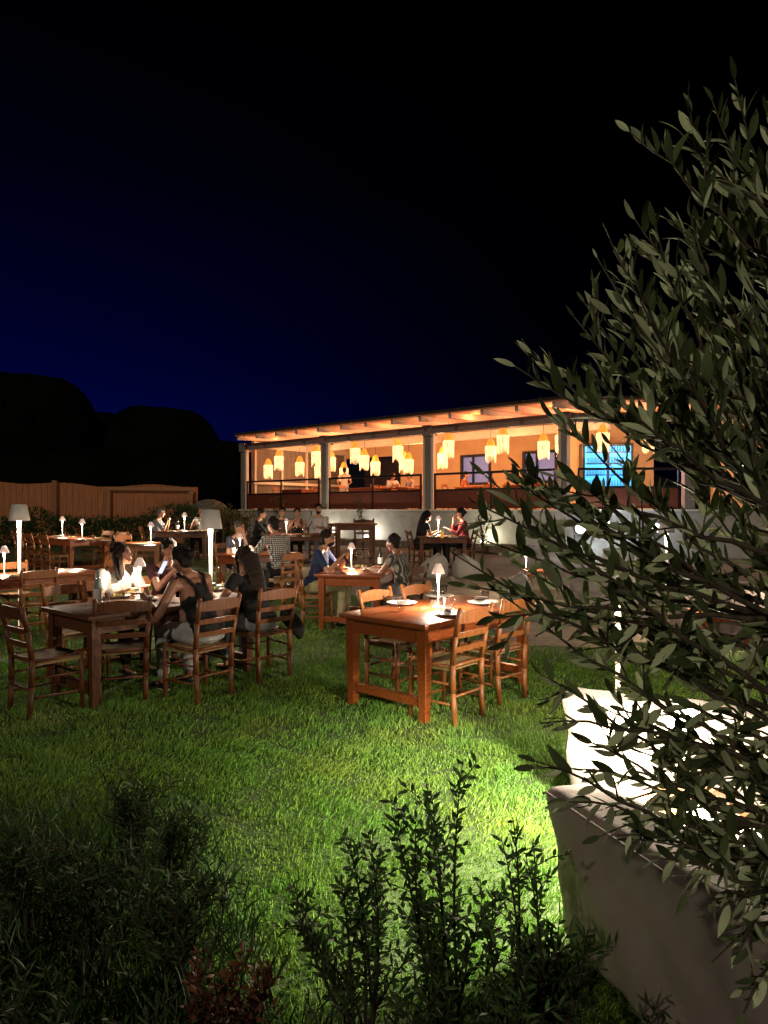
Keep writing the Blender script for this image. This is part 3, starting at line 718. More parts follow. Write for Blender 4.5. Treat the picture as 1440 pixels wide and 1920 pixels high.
def mk_food():
    o = thing('food_plate', '', 'plate'); m = MB(); m.lathe([(0, .004), (.07, .005), (.11, .022), (.115, .025), (.08, .010), (0, .009)], n=28); m.build('dish', CERAM, o, True)
    m = MB(); r2 = random.Random(4)
    for k in range(14): m.ball((r2.uniform(-.05, .05), r2.uniform(-.05, .05), .02 + r2.uniform(0, .012)), r2.uniform(.012, .022), sub=1)
    m.build('meal', FOOD, o, True); return o
def mk_candle():
    o = thing('bread_basket', '', 'basket'); m = MB(); m.lathe([(0, .0), (.07, 0), (.10, .06), (.104, .062), (.095, .06), (.066, .008), (0, .008)], n=20); m.build('wicker', RUSH, o, True)
    m = MB(); r2 = random.Random(6)
    for k in range(6): m.ball((r2.uniform(-.04, .04), r2.uniform(-.04, .04), .05), (.045, .03, .022), Matrix.Rotation(r2.uniform(0, 3), 3, 'Z'), 1)
    m.build('bread', mat('bread', (.45, .26, .10), .8), o, True); return o
PL, TU, WG, NP, FK, KN, FD, BK = [Proto(f) for f in (mk_plate, mk_tumbler, mk_wine, mk_napkin, mk_fork, mk_knife, mk_food, mk_candle)]
BD, BC = Proto(mk_bottle(BOTG)), Proto(mk_bottle(BOTC))
ZT = Vector((0, 0, .0012))

# ================================================================== front empty table (T1)
u = U2(48); v = U2(-42)
c1 = Vector((.506, 5.97, 0)); table(c1, 48, 1.62, .92, 'orange wooden table without diners in the middle of the lawn, laid with plates')
tlamp(on(822, 1139), 'small lamp with a pinkish cone shade on the empty front table', 20)
for (px, py), nm in (((753, 1134), 'near left'), ((742 + 83, 1121), 'far right'), ((906, 1133), 'far end right'), ((846, 1154), 'near right')):
    PL.put('white dinner plate at the %s place of the empty front table' % nm, on(px, py) + ZT, 0, 'dinner plates on the empty front table')
for i, ((px, py), nm) in enumerate((((753, 1146), 'in front of the near left plate'), ((832, 1118), 'on the far plate behind the lamp'), ((831, 1142), 'just right of the lamp base'), ((845, 1140), 'second right of the lamp base'), ((910, 1126), 'behind the far end right plate'))):
    TU.put('clear water tumbler %s on the empty front table' % nm, on(px, py) + ZT + (Vector((0, 0, .024)) if i in (1,) else ZT), 0, 'tumblers on the empty front table')
for i, ((px, py), nm) in enumerate((((740, 1129), 'near left'), ((818, 1119), 'far right'), ((900, 1130), 'far end right'), ((838, 1150), 'near right'))):
    p = on(px, py) + Vector((0, 0, .030)); NP.put('dark folded napkin lying on the %s plate' % nm, p, R(48 + 40 * i), 'napkins on the empty front table')
    FK.put('steel fork beside the napkin on the %s plate' % nm, p + Vector((.075, 0, -.003)), R(50), 'forks on the empty front table')
    KN.put('steel knife resting on the %s plate' % nm, p + Vector((-.02, .01, .022)), R(60), 'knives on the empty front table')
def ft(a, b): q = c1 + u * a + v * b; return q.x, q.y
chair(.645, 5.21, -v.x, -v.y, 'rush-seated chair at the near right side of the empty front table, nearest the camera')
chair(1.08, 5.75, -v.x + .12, -v.y, 'rush-seated chair at the right of the empty front table, half behind olive leaves')
chair(*ft(-.14, -.60), v.x, v.y, 'light wood chair at the far left side of the empty front table, left one')
chair(*ft(.46, -.60), v.x, v.y, 'light wood chair at the far side of the empty front table, behind the lamp')

# ================================================================== table of the man in the navy polo (T2)
c2 = Vector((-.36, 9.55, 0)); table(c2, 78, 1.15, .92, 'orange wooden table between the man in navy polo and the woman in stripes')
tlamp(on(659, 1068), 'small table lamp beside the man in the navy polo', 11)
for px, py, nm in ((641, 1067, 'left of the lamp, before the man in navy'), (690, 1070, 'by the woman in the striped top'), (675, 1064, 'in the middle of the navy polo man\'s table')):
    FD.put('plate of food %s' % nm, on(px, py) + ZT, 0, 'food on the table of the man in the navy polo')
for px, py, nm in ((680, 1062, 'left'), (692, 1061, 'middle'), (668, 1060, 'far')): WG.put('stemmed glass, the %s of three on the navy polo man\'s table' % nm, on(px, py) + ZT, 0, 'stemmed glasses by the man in navy')
BD.put('dark wine bottle on the table between the man in navy and the striped woman', on(713, 1063) + ZT, 0)
chair(-1.12, 9.42, 1, .12, 'chair under the man in the navy polo', off=.2)
chair(.42, 9.05, -.82, .5, 'dark chair under the woman in the striped top', proto=CHD)

# ================================================================== long dark table at the left (T3)
u3 = U2(50); v3 = U2(-40); c3 = Vector((-2.13, 6.40, 0))
table(c3, 50, 1.75, .86, 'long dark table at the left where women in white and black sit', wood=WOODD)
chair(-2.86, 5.36, u3.x, u3.y, 'dark chair at the near end of the long left table, at the left picture edge', proto=CHD)
chair(-2.17, 5.66, -.40, .92, 'dark empty chair tucked under the near side of the long left table', proto=CHD)
chair(-1.44, 5.80, -.80, .60, 'chair under the woman in the black tank top', proto=CHM)
chair(-1.04, 6.48, -.72, .70, 'chair under the long-haired woman, with a black bag hanging from it', proto=CHM)
chair(-3.12, 6.72, v3.x, v3.y, 'empty chair with a pale lit back on the far side of the long left table')
chair(-2.93, 7.10, v3.x, v3.y, 'chair behind the woman in white', off=.2)
chair(-2.62, 7.55, v3.x, v3.y, 'chair behind the person holding a phone')
tlamp(on(262, 1118), 'small lamp on the long left table, glowing under the woman\'s arm', 4.5)
flamp(Vector(((395 - 720) / F * 7.9, 7.9, 0)), 1.62, 'tall lamp with a white shade standing behind the woman in the black tank top', 85)
flamp(Vector(((36 - 720) / F * 9.3, 9.3, 0)), 1.69, 'tall lamp with a white shade near the left picture edge', 60)
for px, py, nm in ((222, 1121, 'in front of the woman in white'), (240, 1114, 'under the hands of the woman in white'), (400, 1108, 'before the long-haired woman'), (425, 1101, 'at the right end of the long left table'), (385, 1098, 'in the middle behind the tank-top woman'), (275, 1126, 'by the arm of the tank-top woman')):
    FD.put('plate of food %s' % nm, on(px, py) + ZT, 0, 'food on the long left table')
for px, py, nm in ((405, 1095, 'near the right end'), (418, 1092, 'by the upside-down white shade reflections'), (232, 1128, 'nearest the woman in white'), (440, 1094, 'by the forearm of the long-haired woman')):
    nm = nm.replace('by the upside-down white shade reflections', 'right of the tall lamp stem'); WG.put('stemmed glass %s on the long left table' % nm, on(px, py) + ZT, 0, 'stemmed glasses on the long left table')
BC.put('clear water bottle in front of the woman in white', on(183, 1133) + ZT, 0, scale=1.0)
TU.put('tumbler beside the water bottle of the woman in white', on(198, 1130) + ZT, 0, 'tumblers on the long left table')

# ================================================================== left table with lamp at picture edge (T6)
c6 = Vector((-4.72, 9.15, 0)); table(c6, 50, 1.6, .85, 'orange wooden table at the left picture edge with a bright small lamp')
tlamp(on(8, 1079), 'small bright lamp on the table at the left picture edge', 14)
chair(-4.28, 8.42, -v3.x, -v3.y, 'dark chair seen from behind at the near side of the left edge table')
chair(-5.22, 9.60, v3.x, v3.y, 'bright lit chair on the far side of the left edge table')
chair(-4.05, 10.05, -u3.x, -u3.y, 'chair facing us at the far end of the left edge table')
FD.put('plate of food beside the lamp on the left edge table', on(28, 1083) + ZT)

# ================================================================== long table with two lamps (T5)
c5 = Vector((-7.1, 15.3, 0)); table(c5, -42, 2.3, .9, 'long table with a pair of glowing lamps in front of the fence')
tlamp(on(117, 1004), 'left one of the lamp pair on the long table before the fence', 12, 1.15)
tlamp(on(154, 1011), 'right one of the lamp pair on the long table before the fence', 12, 1.15)
for a, b, fx_, fy_, lb in ((-.75, -.72, u3.x, u3.y, 'chair seen from behind, left of the pair before the two-lamp table'), (-.1, -.75, u3.x, u3.y, 'chair seen from behind, middle of the row before the two-lamp table'), (.55, -.72, u3.x, u3.y, 'chair seen from behind, right of the row before the two-lamp table'),
    (.25, .75, -u3.x, -u3.y, 'light-backed chair beyond the two-lamp table, left of two'), (.9, .75, -u3.x, -u3.y, 'light-backed chair beyond the two-lamp table, right of two')):
    q = c5 + v3 * a + u3 * b; chair(q.x, q.y, fx_, fy_, lb)
for px, py, nm in ((107, 1007, 'left of the two lamps'), (135, 1009, 'between the two lamps'), (168, 1014, 'right of the two lamps'), (186, 1011, 'farther right of the two lamps'), (198, 1015, 'at the right end')): FD.put('white plate %s on the two-lamp table' % nm, on(px, py) + ZT, 0, 'plates on the two-lamp table')
for px, py, nm in ((125, 1006, 'left'), (145, 1008, 'middle'), (176, 1011, 'right')): TU.put('tumbler, the %s of three on the two-lamp table' % nm, on(px, py) + ZT, 0, 'tumblers on the two-lamp table')
chair(-4.45, 11.6, .2, -1, 'lone wooden chair facing us behind the woman in white')
# small pale table (T7)
c7 = Vector((-5.0, 14.0, 0)); table(c7, 20, .8, .8, 'small square table with a lamp and white plates beside the two-lamp table', wood=WOODC)
tlamp(on(283, 1017), 'small lamp on the small square table, left of the seated far pair', 14, 1.1)
for px, py, nm in ((262, 1022, 'left'), (278, 1025, 'front')): PL.put('white plate at the %s side of the small square table' % nm, on(px, py) + ZT, 0, 'plates on the small square table', 1.1)
chair(-5.5, 14.5, 1, -.5, 'chair with a lit back behind the small square table')

# ================================================================== far left diners (G3)
c8 = Vector((-5.05, 17.2, 0)); table(c8, -5, 1.5, .85, 'dark table of the far left diners below the hedge', wood=WOODD)
tlamp(on(346, 995), 'bright lamp among glasses on the far left diners\' table', 22, 1.2)
for px, py, nm in ((322, 998, 'left'), (338, 999, 'front'), (358, 998, 'right'), (372, 997, 'far right')): FD.put('plate at the %s of the far left diners\' table' % nm, on(px, py) + ZT, 0, 'plates on the far left diners\' table')
for px, py, nm in ((330, 994, 'left'), (352, 996, 'middle'), (365, 994, 'right')): WG.put('stemmed glass, the %s of three on the far left diners\' table' % nm, on(px, py) + ZT, 0, 'glasses on the far left diners\' table')
BC.put('clear bottle left of the lamp on the far left diners\' table', on(333, 995) + ZT)
chair(-5.95, 16.9, 1, .2, 'chair under the grey-shirted man at the far left'); chair(-4.75, 18.0, 0, -1, 'chair under the red-faced man below the gate end')

# ================================================================== plaid-shirt man's table (T4)
c4 = Vector((-2.2, 12.0, 0)); table(c4, 50, 1.25, .82, 'orange table between the man in plaid and the man resting his chin')
tlamp(on(450, 1043), 'small lamp on the plaid-shirt man\'s table', 13)
for px, py, nm in ((430, 1045, 'left'), (443, 1048, 'front'), (462, 1044, 'right')): WG.put('stemmed glass, the %s of three on the plaid-shirt man\'s table' % nm, on(px, py) + ZT, 0, 'glasses on the plaid-shirt man\'s table')
FD.put('plate of food on the plaid-shirt man\'s table', on(447, 1046) + ZT); BC.put('clear bottle on the plaid-shirt man\'s table', on(437, 1043) + ZT)
chair(-1.48, 10.9, -.75, .66, 'chair under the man in the plaid shirt'); chair(-2.95, 12.75, v3.x, v3.y, 'chair under the man resting his chin on his hand')

# ================================================================== wall-side diners, left (G2)
c9 = Vector((-2.0, 16.3, 0)); table(c9, 3, 1.7, .85, 'dark table of four diners in front of the pale veranda wall', wood=WOODD)
tlamp(on(537, 1003), 'small lamp on the four diners\' table by the wall', 11)
for px, py, nm in ((520, 1006, 'left'), (548, 1007, 'middle'), (575, 1007, 'right')): FD.put('plate, the %s of three on the four diners\' table' % nm, on(px, py) + ZT, 0, 'plates on the four diners\' table')
for px, py, nm in ((554, 1003, 'left'), (566, 1004, 'right')): WG.put('stemmed glass, the %s of two on the four diners\' table' % nm, on(px, py) + ZT, 0, 'glasses on the four diners\' table')
for x, y, fx_, fy_, lb in ((-3.25, 16.2, 1, .1, 'chair under the man in black at the left of the four diners'), (-2.6, 17.2, 0, -1, 'chair under the dark-haired person behind the plaid-shirt man'), (-2.12, 17.25, 0, -1, 'chair under the bare-shouldered woman by the wall'), (-1.55, 17.2, -.2, -1, 'chair under the man in the white shirt by the wall')): chair(x, y, fx_, fy_, lb, proto=CHD)
chair(-1.42, 18.4, 0, -1, 'empty dark chair standing before the wall light, right of the man in white', proto=CHD)
# high table
c10 = Vector((-.70, 16.4, 0)); table(c10, 8, 1.0, .75, 'high reddish table standing alone by the wall', h=1.0, wood=WOODD, stretcher=True)
CHD.put('tall dark chair behind the high table by the wall', Vector((-.52, 17.3, gz(0, 17.3))), R(180), 'rush-seated taverna chairs', 1.18)
# right wall-side diners (G1)
c11 = Vector((1.33, 15.7, 0)); table(c11, 0, 1.15, .8, 'dark table of the pair dining by the wall, with a bright lamp and beer', wood=WOODD)
tlamp(on(822, 1004), 'bright lamp between the long-haired woman and the man in dark red', 18, 1.2)
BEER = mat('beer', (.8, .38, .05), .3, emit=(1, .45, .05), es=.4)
o = thing('beer_glass', 'tall golden beer glass on the table of the pair by the wall', 'glass', on(829, 1009) + ZT); m = MB(); m.lathe([(0, 0), (.032, 0), (.04, .12), (.038, .15)], n=14, cap=True); m.build('beer', BEER, o, True); m = MB(); m.lathe([(.038, .15), (.04, .18), (0, .185)], n=14); m.build('foam', WHITENAP, o, True)
for px, py, nm in ((812, 1008, 'left'), (850, 1009, 'right')): FD.put('plate at the %s of the pair\'s table by the wall' % nm, on(px, py) + ZT, 0, 'plates of the pair by the wall')
chair(.62, 15.55, 1, .25, 'dark chair under the long-haired woman by the wall', proto=CHD); chair(2.05, 15.8, -1, -.1, 'dark chair under the man in dark red', proto=CHD)

# ------------------------------------------------------------------ people
SKIN = mat('skin', (.50, .26, .17), .5, (.44, .22, .14), 12, sub=.15)
SKIND = mat('tanned_skin', (.34, .16, .10), .5, (.29, .13, .08), 12, sub=.1)
def cloth(name, c, c2=None): return mat(name, c, .9, c2 or tuple(x * .7 for x in c), 6, (1, 1, 1), .5, bscale=14)
HAIRB = mat('dark_hair', (.006, .004, .003), .6, (.016, .010, .007), 8, (30, 30, 2), .8, spec=.25)
HAIRM = mat('brown_hair', (.026, .012, .007), .6, (.010, .006, .004), 8, (30, 30, 2), .8, spec=.25)
HAIRG = mat('grey_hair', (.16, .14, .12), .6, (.08, .07, .06), 8, (30, 30, 2), .6)
EYEM = mat('eye_dark', (.02, .012, .01), .2); LIPM = mat('lips', (.32, .09, .07), .5)
WCL = cloth('white_cloth', (.72, .70, .68)); BCL = cloth('black_cloth', (.006, .006, .007)); NAVY = cloth('navy_cloth', (.022, .035, .10)); GREYC = cloth('grey_cloth', (.20, .20, .21))
DENIM = cloth('pale_denim', (.38, .42, .47), (.22, .25, .30)); DENIMW = cloth('grey_white_denim', (.50, .50, .52), (.30, .31, .33)); KHAKI = cloth('khaki_cloth', (.50, .44, .26), (.32, .29, .15)); REDC = cloth('dark_red_cloth', (.20, .02, .025)); SHOEB = mat('black_shoe', (.02, .02, .02), .4); SHOEW = mat('white_shoe_sole', (.7, .68, .65), .6)
def pattern(name, base, dark, plaid=False, sc=26):
    m = bpy.data.materials.new(name); t, b = nodes_of(m); b.inputs['Roughness'].default_value = .9
    tc = t.nodes.new('ShaderNodeTexCoord'); outs = []
    for ax in (('X', 'Z') if plaid else ('X',)):
        w_ = t.nodes.new('ShaderNodeTexWave'); w_.bands_direction = ax; w_.inputs['Scale'].default_value = sc * .5; w_.inputs['Distortion'].default_value = .6
        t.links.new(tc.outputs['Object'], w_.inputs[0]); cr = t.nodes.new('ShaderNodeMapRange'); cr.inputs[1].default_value = .62 if plaid else .45; cr.inputs[2].default_value = .72 if plaid else .55
        t.links.new(w_.outputs['Fac'], cr.inputs[0]); outs.append(cr.outputs[0])
    o = outs[0]
    if plaid:
        mxm = t.nodes.new('ShaderNodeMath'); mxm.operation = 'MAXIMUM'; t.links.new(outs[0], mxm.inputs[0]); t.links.new(outs[1], mxm.inputs[1]); o = mxm.outputs[0]
    mi = t.nodes.new('ShaderNodeMix'); mi.data_type = 'RGBA'; mi.inputs['A'].default_value = (*base, 1); mi.inputs['B'].default_value = (*dark, 1)
    t.links.new(o, mi.inputs['Factor']); t.links.new(mi.outputs['Result'], b.inputs['Base Color']); MATS[name] = m; return m
PLAID = pattern('plaid_cloth', (.62, .58, .52), (.07, .07, .08), True, 22); STRIPE = pattern('striped_cloth', (.045, .045, .05), (.30, .27, .22), False, 14); PRINT = pattern('printed_cloth', (.60, .56, .54), (.25, .20, .20), True, 34)

def remeshed(m, vox, name, material, parent, smooth=2):
    me = bpy.data.meshes.new('tmp'); me.from_pydata(m.v, [], m.f); me.update(); t = bpy.data.objects.new('tmp', me); COL.objects.link(t)
    r = t.modifiers.new('r', 'REMESH'); r.mode = 'VOXEL'; r.voxel_size = vox
    s = t.modifiers.new('s', 'SMOOTH'); s.iterations = smooth; s.factor = .5
    dg = bpy.context.evaluated_depsgraph_get(); out = bpy.data.meshes.new_from_object(t.evaluated_get(dg)); bpy.data.objects.remove(t); out.name = name
    out.materials.clear(); out.materials.append(material); out.polygons.foreach_set('use_smooth', [True] * len(out.polygons))
    o = bpy.data.objects.new(name, out); COL.objects.link(o); o.parent = parent; return o
def bone(m, a, b, ra, rb, sub=1, t0=0, t1=1, fl=1):
    a = Vector(a); b = Vector(b); L = (b - a).length; n = max(2, int(L * (t1 - t0) / (min(ra, rb) * .45)) + 1)
    for i in range(n + 1):
        t = t0 + (t1 - t0) * i / n; r = ra + (rb - ra) * t; m.ball(a.lerp(b, t), r, sub=sub)
def ik(sh, hd, l1, l2, hint):
    sh = Vector(sh); hd = Vector(hd); d = hd - sh; D = min(d.length, (l1 + l2) * .995); dn = d.normalized(); hd = sh + dn * D
    a = (l1 * l1 - l2 * l2 + D * D) / (2 * D); h = math.sqrt(max(0, l1 * l1 - a * a)); hh = Vector(hint); hh = (hh - dn * hh.dot(dn)).normalized()
    return sh + dn * a + hh * h, hd
def hand(m, wr, d, palm_n, s, near, curl=.5):
    d = Vector(d).normalized(); n = Vector(palm_n); n = (n - d * n.dot(d)).normalized(); sd = d.cross(n) * s
    M = Matrix((sd, d, n)).transposed()
    m.ball(wr + d * .045, (.038, .05, .017), M, 1)
    if not near: m.ball(wr + d * .10 + n * .012, (.036, .04, .014), M, 1); bone(m, wr + d * .02 - sd * .03, wr + d * .07 - sd * .055 + n * .01, .012, .009); return
    for k, L in enumerate((.068, .078, .074, .058)):
        b0 = wr + d * .082 + sd * (-.029 + .0195 * k); d1 = (d + n * curl * .5 + sd * (-.12 + .08 * k)).normalized(); b1 = b0 + d1 * L * .5; d2 = (d + n * curl * 1.6).normalized(); b2 = b1 + d2 * L * .5
        bone(m, b0, b1, .0092, .0085); bone(m, b1, b2, .0085, .0075)
    t0 = wr + d * .02 - sd * .03; t1 = t0 + (d * .7 - sd * .9 + n * .3).normalized() * .04; t2 = t1 + (d * 1 - sd * .25 + n * .5).normalized() * .035
    bone(m, t0, t1, .0125, .010); bone(m, t1, t2, .010, .0085)
def person(label, x, y, fxx, fyy, lean=8, turn=0, hp=0, hy=0, lh=(-.16, .40, .80), rh=(.16, .40, .80), hair='short', hairm=None, skin=None, top=None, sleeve=.5, bottom=None, near=False, stand=False, topkind='shirt', scale=1.0, shoe=None, curl=.6, palm=(0, 0, -1), face=True, side=0, seatz=0, kneespread=.11, glasses=False, beard=False, z0=None):
    skin = skin or SKIN; top = top or BCL; bottom = bottom or BCL; hairm = hairm or HAIRB
    dv = Vector((fxx, fyy, 0)).normalized(); o = thing('person', label, 'person', (x, y, gz(x, y) if z0 is None else z0), yaw(dv.x, dv.y)); o.scale = (scale,) * 3
    vox = .0075 if near else .014; sb = 2 if near else 1
    up = Vector((math.sin(R(side)), math.sin(R(lean)), math.cos(R(lean)))).normalized(); hip = Vector((0, 0, .555 + seatz)) if not stand else Vector((0, 0, .93))
    Q = Matrix.Rotation(-R(turn), 3, 'Z'); rt = Q @ Vector((1, 0, 0)); fw = rt.cross(up) * -1; fw = Vector((fw.x, fw.y, fw.z)).normalized(); rt = (up.cross(fw) * -1).normalized()
    T = Matrix((rt, fw, up)).transposed()
    def P(a, b, c): return hip + rt * a + fw * b + up * c
    neck = P(0, .0, .485); HC = neck + up * .12 + fw * .035 + Vector((0, 0, .035))
    Hm = T @ Matrix.Rotation(-R(hy), 3, 'Z') @ Matrix.Rotation(-R(hp), 3, 'X')
    def Hp(a, b, c): return HC + Hm @ Vector((a, b, c))
    shL, shR = P(-.178, -.005, .43), P(.178, -.005, .43)
    eL, hL = ik(shL, lh, .285, .25, (-.5, -.3, -.8)); eR, hR = ik(shR, rh, .285, .25, (.5, -.3, -.8))
    if stand:
        knees = [Vector((s * .09, .02, .50)) for s in (-1, 1)]; ank = [Vector((s * .09, 0, .09)) for s in (-1, 1)]
    else:
        knees = [Vector((s * kneespread, .43, .53 + seatz)) for s in (-1, 1)]; ank = [Vector((s * kneespread, .40, .09)) for s in (-1, 1)]
    def torso(m, g):
        m.ball(P(0, -.01, .0), (.168 + g, .125 + g, .115 + g), T, 2); m.ball(P(0, 0, .13), (.135 + g, .098 + g, .13 + g), T, 2)
        m.ball(P(0, .0, .29), (.152 + g, .105 + g, .15 + g), T, 2); m.ball(P(0, -.005, .39), (.150 + g, .082 + g, .075 + g), T, 2)
        for s in (-1, 1): m.ball(P(s * .15, -.005, .415), .052 + g, sub=1)
    b = MB(); torso(b, 0)
    bone(b, P(0, -.01, .40), HC - up * .06, .054, .048, sb); bone(b, P(-.09, -.01, .44), P(0, -.01, .49), .045, .045, sb); bone(b, P(.09, -.01, .44), P(0, -.01, .49), .045, .045, sb)
    b.ball(HC, (.074, .093, .108), Hm, 2); b.ball(Hp(0, .018, -.055), (.056, .068, .055), Hm, 2); b.ball(Hp(0, .055, -.095), (.025, .022, .018), Hm, 1)
    b.ball(Hp(0, .098, -.022), (.011, .016, .014), Hm, 1); b.ball(Hp(0, .09, .002), (.008, .010, .024), Hm, 1); b.ball(Hp(0, .080, .026), (.045, .012, .010), Hm, 1)
    for s in (-1, 1): b.ball(Hp(s * .075, -.005, -.01), (.009, .018, .03), Hm, 1); b.ball(Hp(s * .045, .06, -.03), (.02, .02, .02), Hm, 1)
    for sh, e, h, s in ((shL, eL, hL, -1), (shR, eR, hR, 1)):
        bone(b, sh, e, .047, .037, sb); bone(b, e, h, .038, .026, sb); b.ball(e, .038, sub=1)
        hand(b, h, (h - e) * 1.0, palm, -s, near, curl)
    for k, s in enumerate((-1, 1)):
        hj = Vector((s * .09, .01, hip.z - .03)); bone(b, hj, knees[k], .088, .058, sb); b.ball(knees[k], .060, sub=1); bone(b, knees[k], ank[k], .056, .036, sb); bone(b, ank[k] + Vector((0, -.02, -.04)), ank[k] + Vector((0, .14, -.055)), .036, .028, sb)
    remeshed(b, vox, 'body', skin, o)
    # clothes
    c = MB()
    if topkind == 'shirt':
        torso(c, .013); c.ball(P(0, -.005, .445), (.10, .07, .035), T, 2)
        for sh, e, h in ((shL, eL, hL), (shR, eR, hR)):
            bone(c, sh, e, .062, .054, sb, 0, min(1, sleeve))
            if sleeve > 1: bone(c, e, h, .052, .040, sb, 0, sleeve - 1)
    else:                                                         # tank top with racer back straps
        g = .012; c.ball(P(0, -.01, .0), (.168 + g, .125 + g, .115 + g), T, 2); c.ball(P(0, 0, .13), (.135 + g, .098 + g, .13 + g), T, 2); c.ball(P(0, .0, .25), (.148 + g, .105 + g, .10 + g), T, 2)
        for s in (-1, 1):
            c.tube([P(s * .035, -.108, .28), P(s * .055, -.102, .36), P(s * .095, -.075, .455), P(s * .10, -.02, .488), P(s * .095, .055, .45), P(s * .08, .10, .34)], [.03, .017, .015, .015, .017, .03], 8)
        c.ball(P(0, -.085, .30), (.055, .032, .10), T, 2)
    remeshed(c, vox * 1.1, 'shirt' if topkind == 'shirt' else 'tank_top', top, o)
    c = MB(); c.ball(Vector((0, -.01, hip.z - .03)), (.178, .138, .105), None, 2)
    for k, s in enumerate((-1, 1)):
        hj = Vector((s * .09, .01, hip.z - .03)); bone(c, hj, knees[k], .102, .072, sb); c.ball(knees[k], .074, sub=1); bone(c, knees[k], ank[k], .070, .052, sb, 0, .86)
    remeshed(c, vox * 1.2, 'trousers', bottom, o)
    for k in range(2):
        c = MB(); a = ank[k]; bone(c, a + Vector((0, -.035, -.045)), a + Vector((0, .14, -.06)), .046, .036, 1); q = remeshed(c, .012, 'shoe', shoe or SHOEB, o)
        if near: c = MB(); bone(c, a + Vector((0, -.04, -.083)), a + Vector((0, .15, -.083)), .04, .036, 1); c.v = [(vx, vy, .006 + (vz - .006) * .35 if vz > .006 else .006) for vx, vy, vz in c.v]; remeshed(c, .010, 'sole', SHOEW, q)
    # hair
    c = MB(); hs = .012
    c.ball(Hp(0, -.014, .028), (.083, .094, .098), Hm, 2); c.ball(Hp(0, -.045, -.02), (.072, .062, .075), Hm, 2)
    r2 = random.Random(len(label))
    for k in range(26):
        a = r2.uniform(0, 6.28); e = r2.uniform(.1, 1.35); c.ball(Hp(.078 * math.cos(a) * math.cos(e), -.02 + .085 * math.sin(a) * math.cos(e) * (1 if math.sin(a) < 0 else .75), .035 + .088 * math.sin(e)), r2.uniform(.014, .024), sub=1)
    if hair in ('long', 'longwide'):
        wdt = .085 if hair == 'long' else .11
        for k in range(9):
            t = k / 8; q = Hp(0, -.06, -.02) + Vector(up) * (-.42 * t) - fw * (.045 + .02 * math.sin(t * 3) - .0 * t); c.ball(q, (wdt * (1.15 - .45 * t), .045, .07), T, 2)
        for k in range(18):
            s = r2.uniform(-1, 1); q0 = Hp(s * .07, -.07, -.02); q1 = q0 - up * r2.uniform(.32, .46) + rt * s * .05 - fw * .03; bone(c, q0, q1, .02, .012, 1)
        for s in (-1, 1): bone(c, Hp(s * .075, .01, .02), Hp(s * .085, -.005, -.14), .022, .022, 1)
    elif hair == 'bun': c.ball(Hp(0, -.115, .015), .045, sub=2)
    elif hair == 'side':
        for s in (-1, 1): bone(c, Hp(s * .070, .02, .04), Hp(s * .088, .0, -.19) , .026, .03, 1); bone(c, Hp(s * .05, -.05, 0), Hp(s * .09, -.03, -.22), .04, .035, 1)
    elif hair == 'cap': c.ball(Hp(0, -.01, .045), (.09, .10, .085), Hm, 2)
    remeshed(c, .007 if near else .012, 'hair', hairm, o, 1)
    if face:
        for s in (-1, 1):
            c = MB(); c.ball(Hp(s * .030, .080, .006), (.012, .007, .006), Hm, 1); c.build('eye', EYEM, o, True)
            c = MB(); c.tube([Hp(s * .014, .090, .026), Hp(s * .032, .089, .031), Hp(s * .048, .078, .024)], .0042, 5); c.build('eyebrow', hairm, o, True)
        c = MB(); c.ball(Hp(0, .083, -.062), (.024, .008, .007), Hm, 1); c.build('mouth', LIPM, o, True)
    if glasses:
        c = MB()
        for s in (-1, 1): c.tube([Hp(s * .032 + .022 * math.cos(a * .785), .100, .006 + .016 * math.sin(a * .785)) for a in range(9)], .0022, 5, False); c.tube([Hp(s * .054, .10, .01), Hp(s * .076, .0, .008)], .002, 5)
        c.tube([Hp(-.01, .102, .008), Hp(.01, .102, .008)], .002, 5); c.build('glasses', CASE, o)
    if beard:
        c = MB(); c.ball(Hp(0, .03, -.075), (.058, .064, .042), Hm, 2); c.ball(Hp(0, .085, -.045), (.03, .012, .008), Hm, 1); remeshed(c, .009, 'beard', hairm, o)
    return o, (hL, hR, Hp)

PPL = {}
person('bespectacled person in a navy polo looking down at a phone', -.98, 9.55, 1, -.22, lean=16, hp=-24, hy=8, lh=(-.12, .42, .90), rh=(.10, .40, .91), hair='short', hairm=HAIRM, top=NAVY, sleeve=.6, bottom=KHAKI, near=True, glasses=True, beard=True, palm=(0, .3, -1), scale=1.04)
person('person in a dark striped top with short hair, seen from behind, leaning on the table', .30, 9.22, -.84, .45, lean=16, hp=-6, lh=(-.15, .50, .80), rh=(.2, .48, .80), hair='short', top=STRIPE, sleeve=.25, bottom=GREYC, near=True, skin=SKIND)
person('person in a black tank top with tied-up hair, seen from behind at the long table', -1.56, 5.98, -.80, .58, lean=22, hp=-4, hy=-6, side=-5, lh=(-.34, .36, .82), rh=(.20, .50, .80), hair='bun', top=BCL, topkind='tank', bottom=DENIMW, near=True, skin=SKIND, shoe=SHOEB, kneespread=.13, scale=1.03)
person('person with long wavy dark hair in black, seen from behind at the long table', -1.20, 6.62, -.74, .67, lean=24, hp=-14, hy=-4, lh=(-.30, .42, .80), rh=(.10, .50, .82), hair='longwide', hairm=HAIRM, top=BCL, sleeve=.3, bottom=DENIM, near=True)
person('person in a white top with dark shoulder-length hair looking down at her plate', -2.78, 6.98, v3.x + .1, v3.y, lean=14, hp=-22, hy=-28, lh=(-.14, .38, .83), rh=(.13, .40, .82), hair='side', hairm=HAIRM, top=WCL, sleeve=.5, bottom=BCL, near=True)
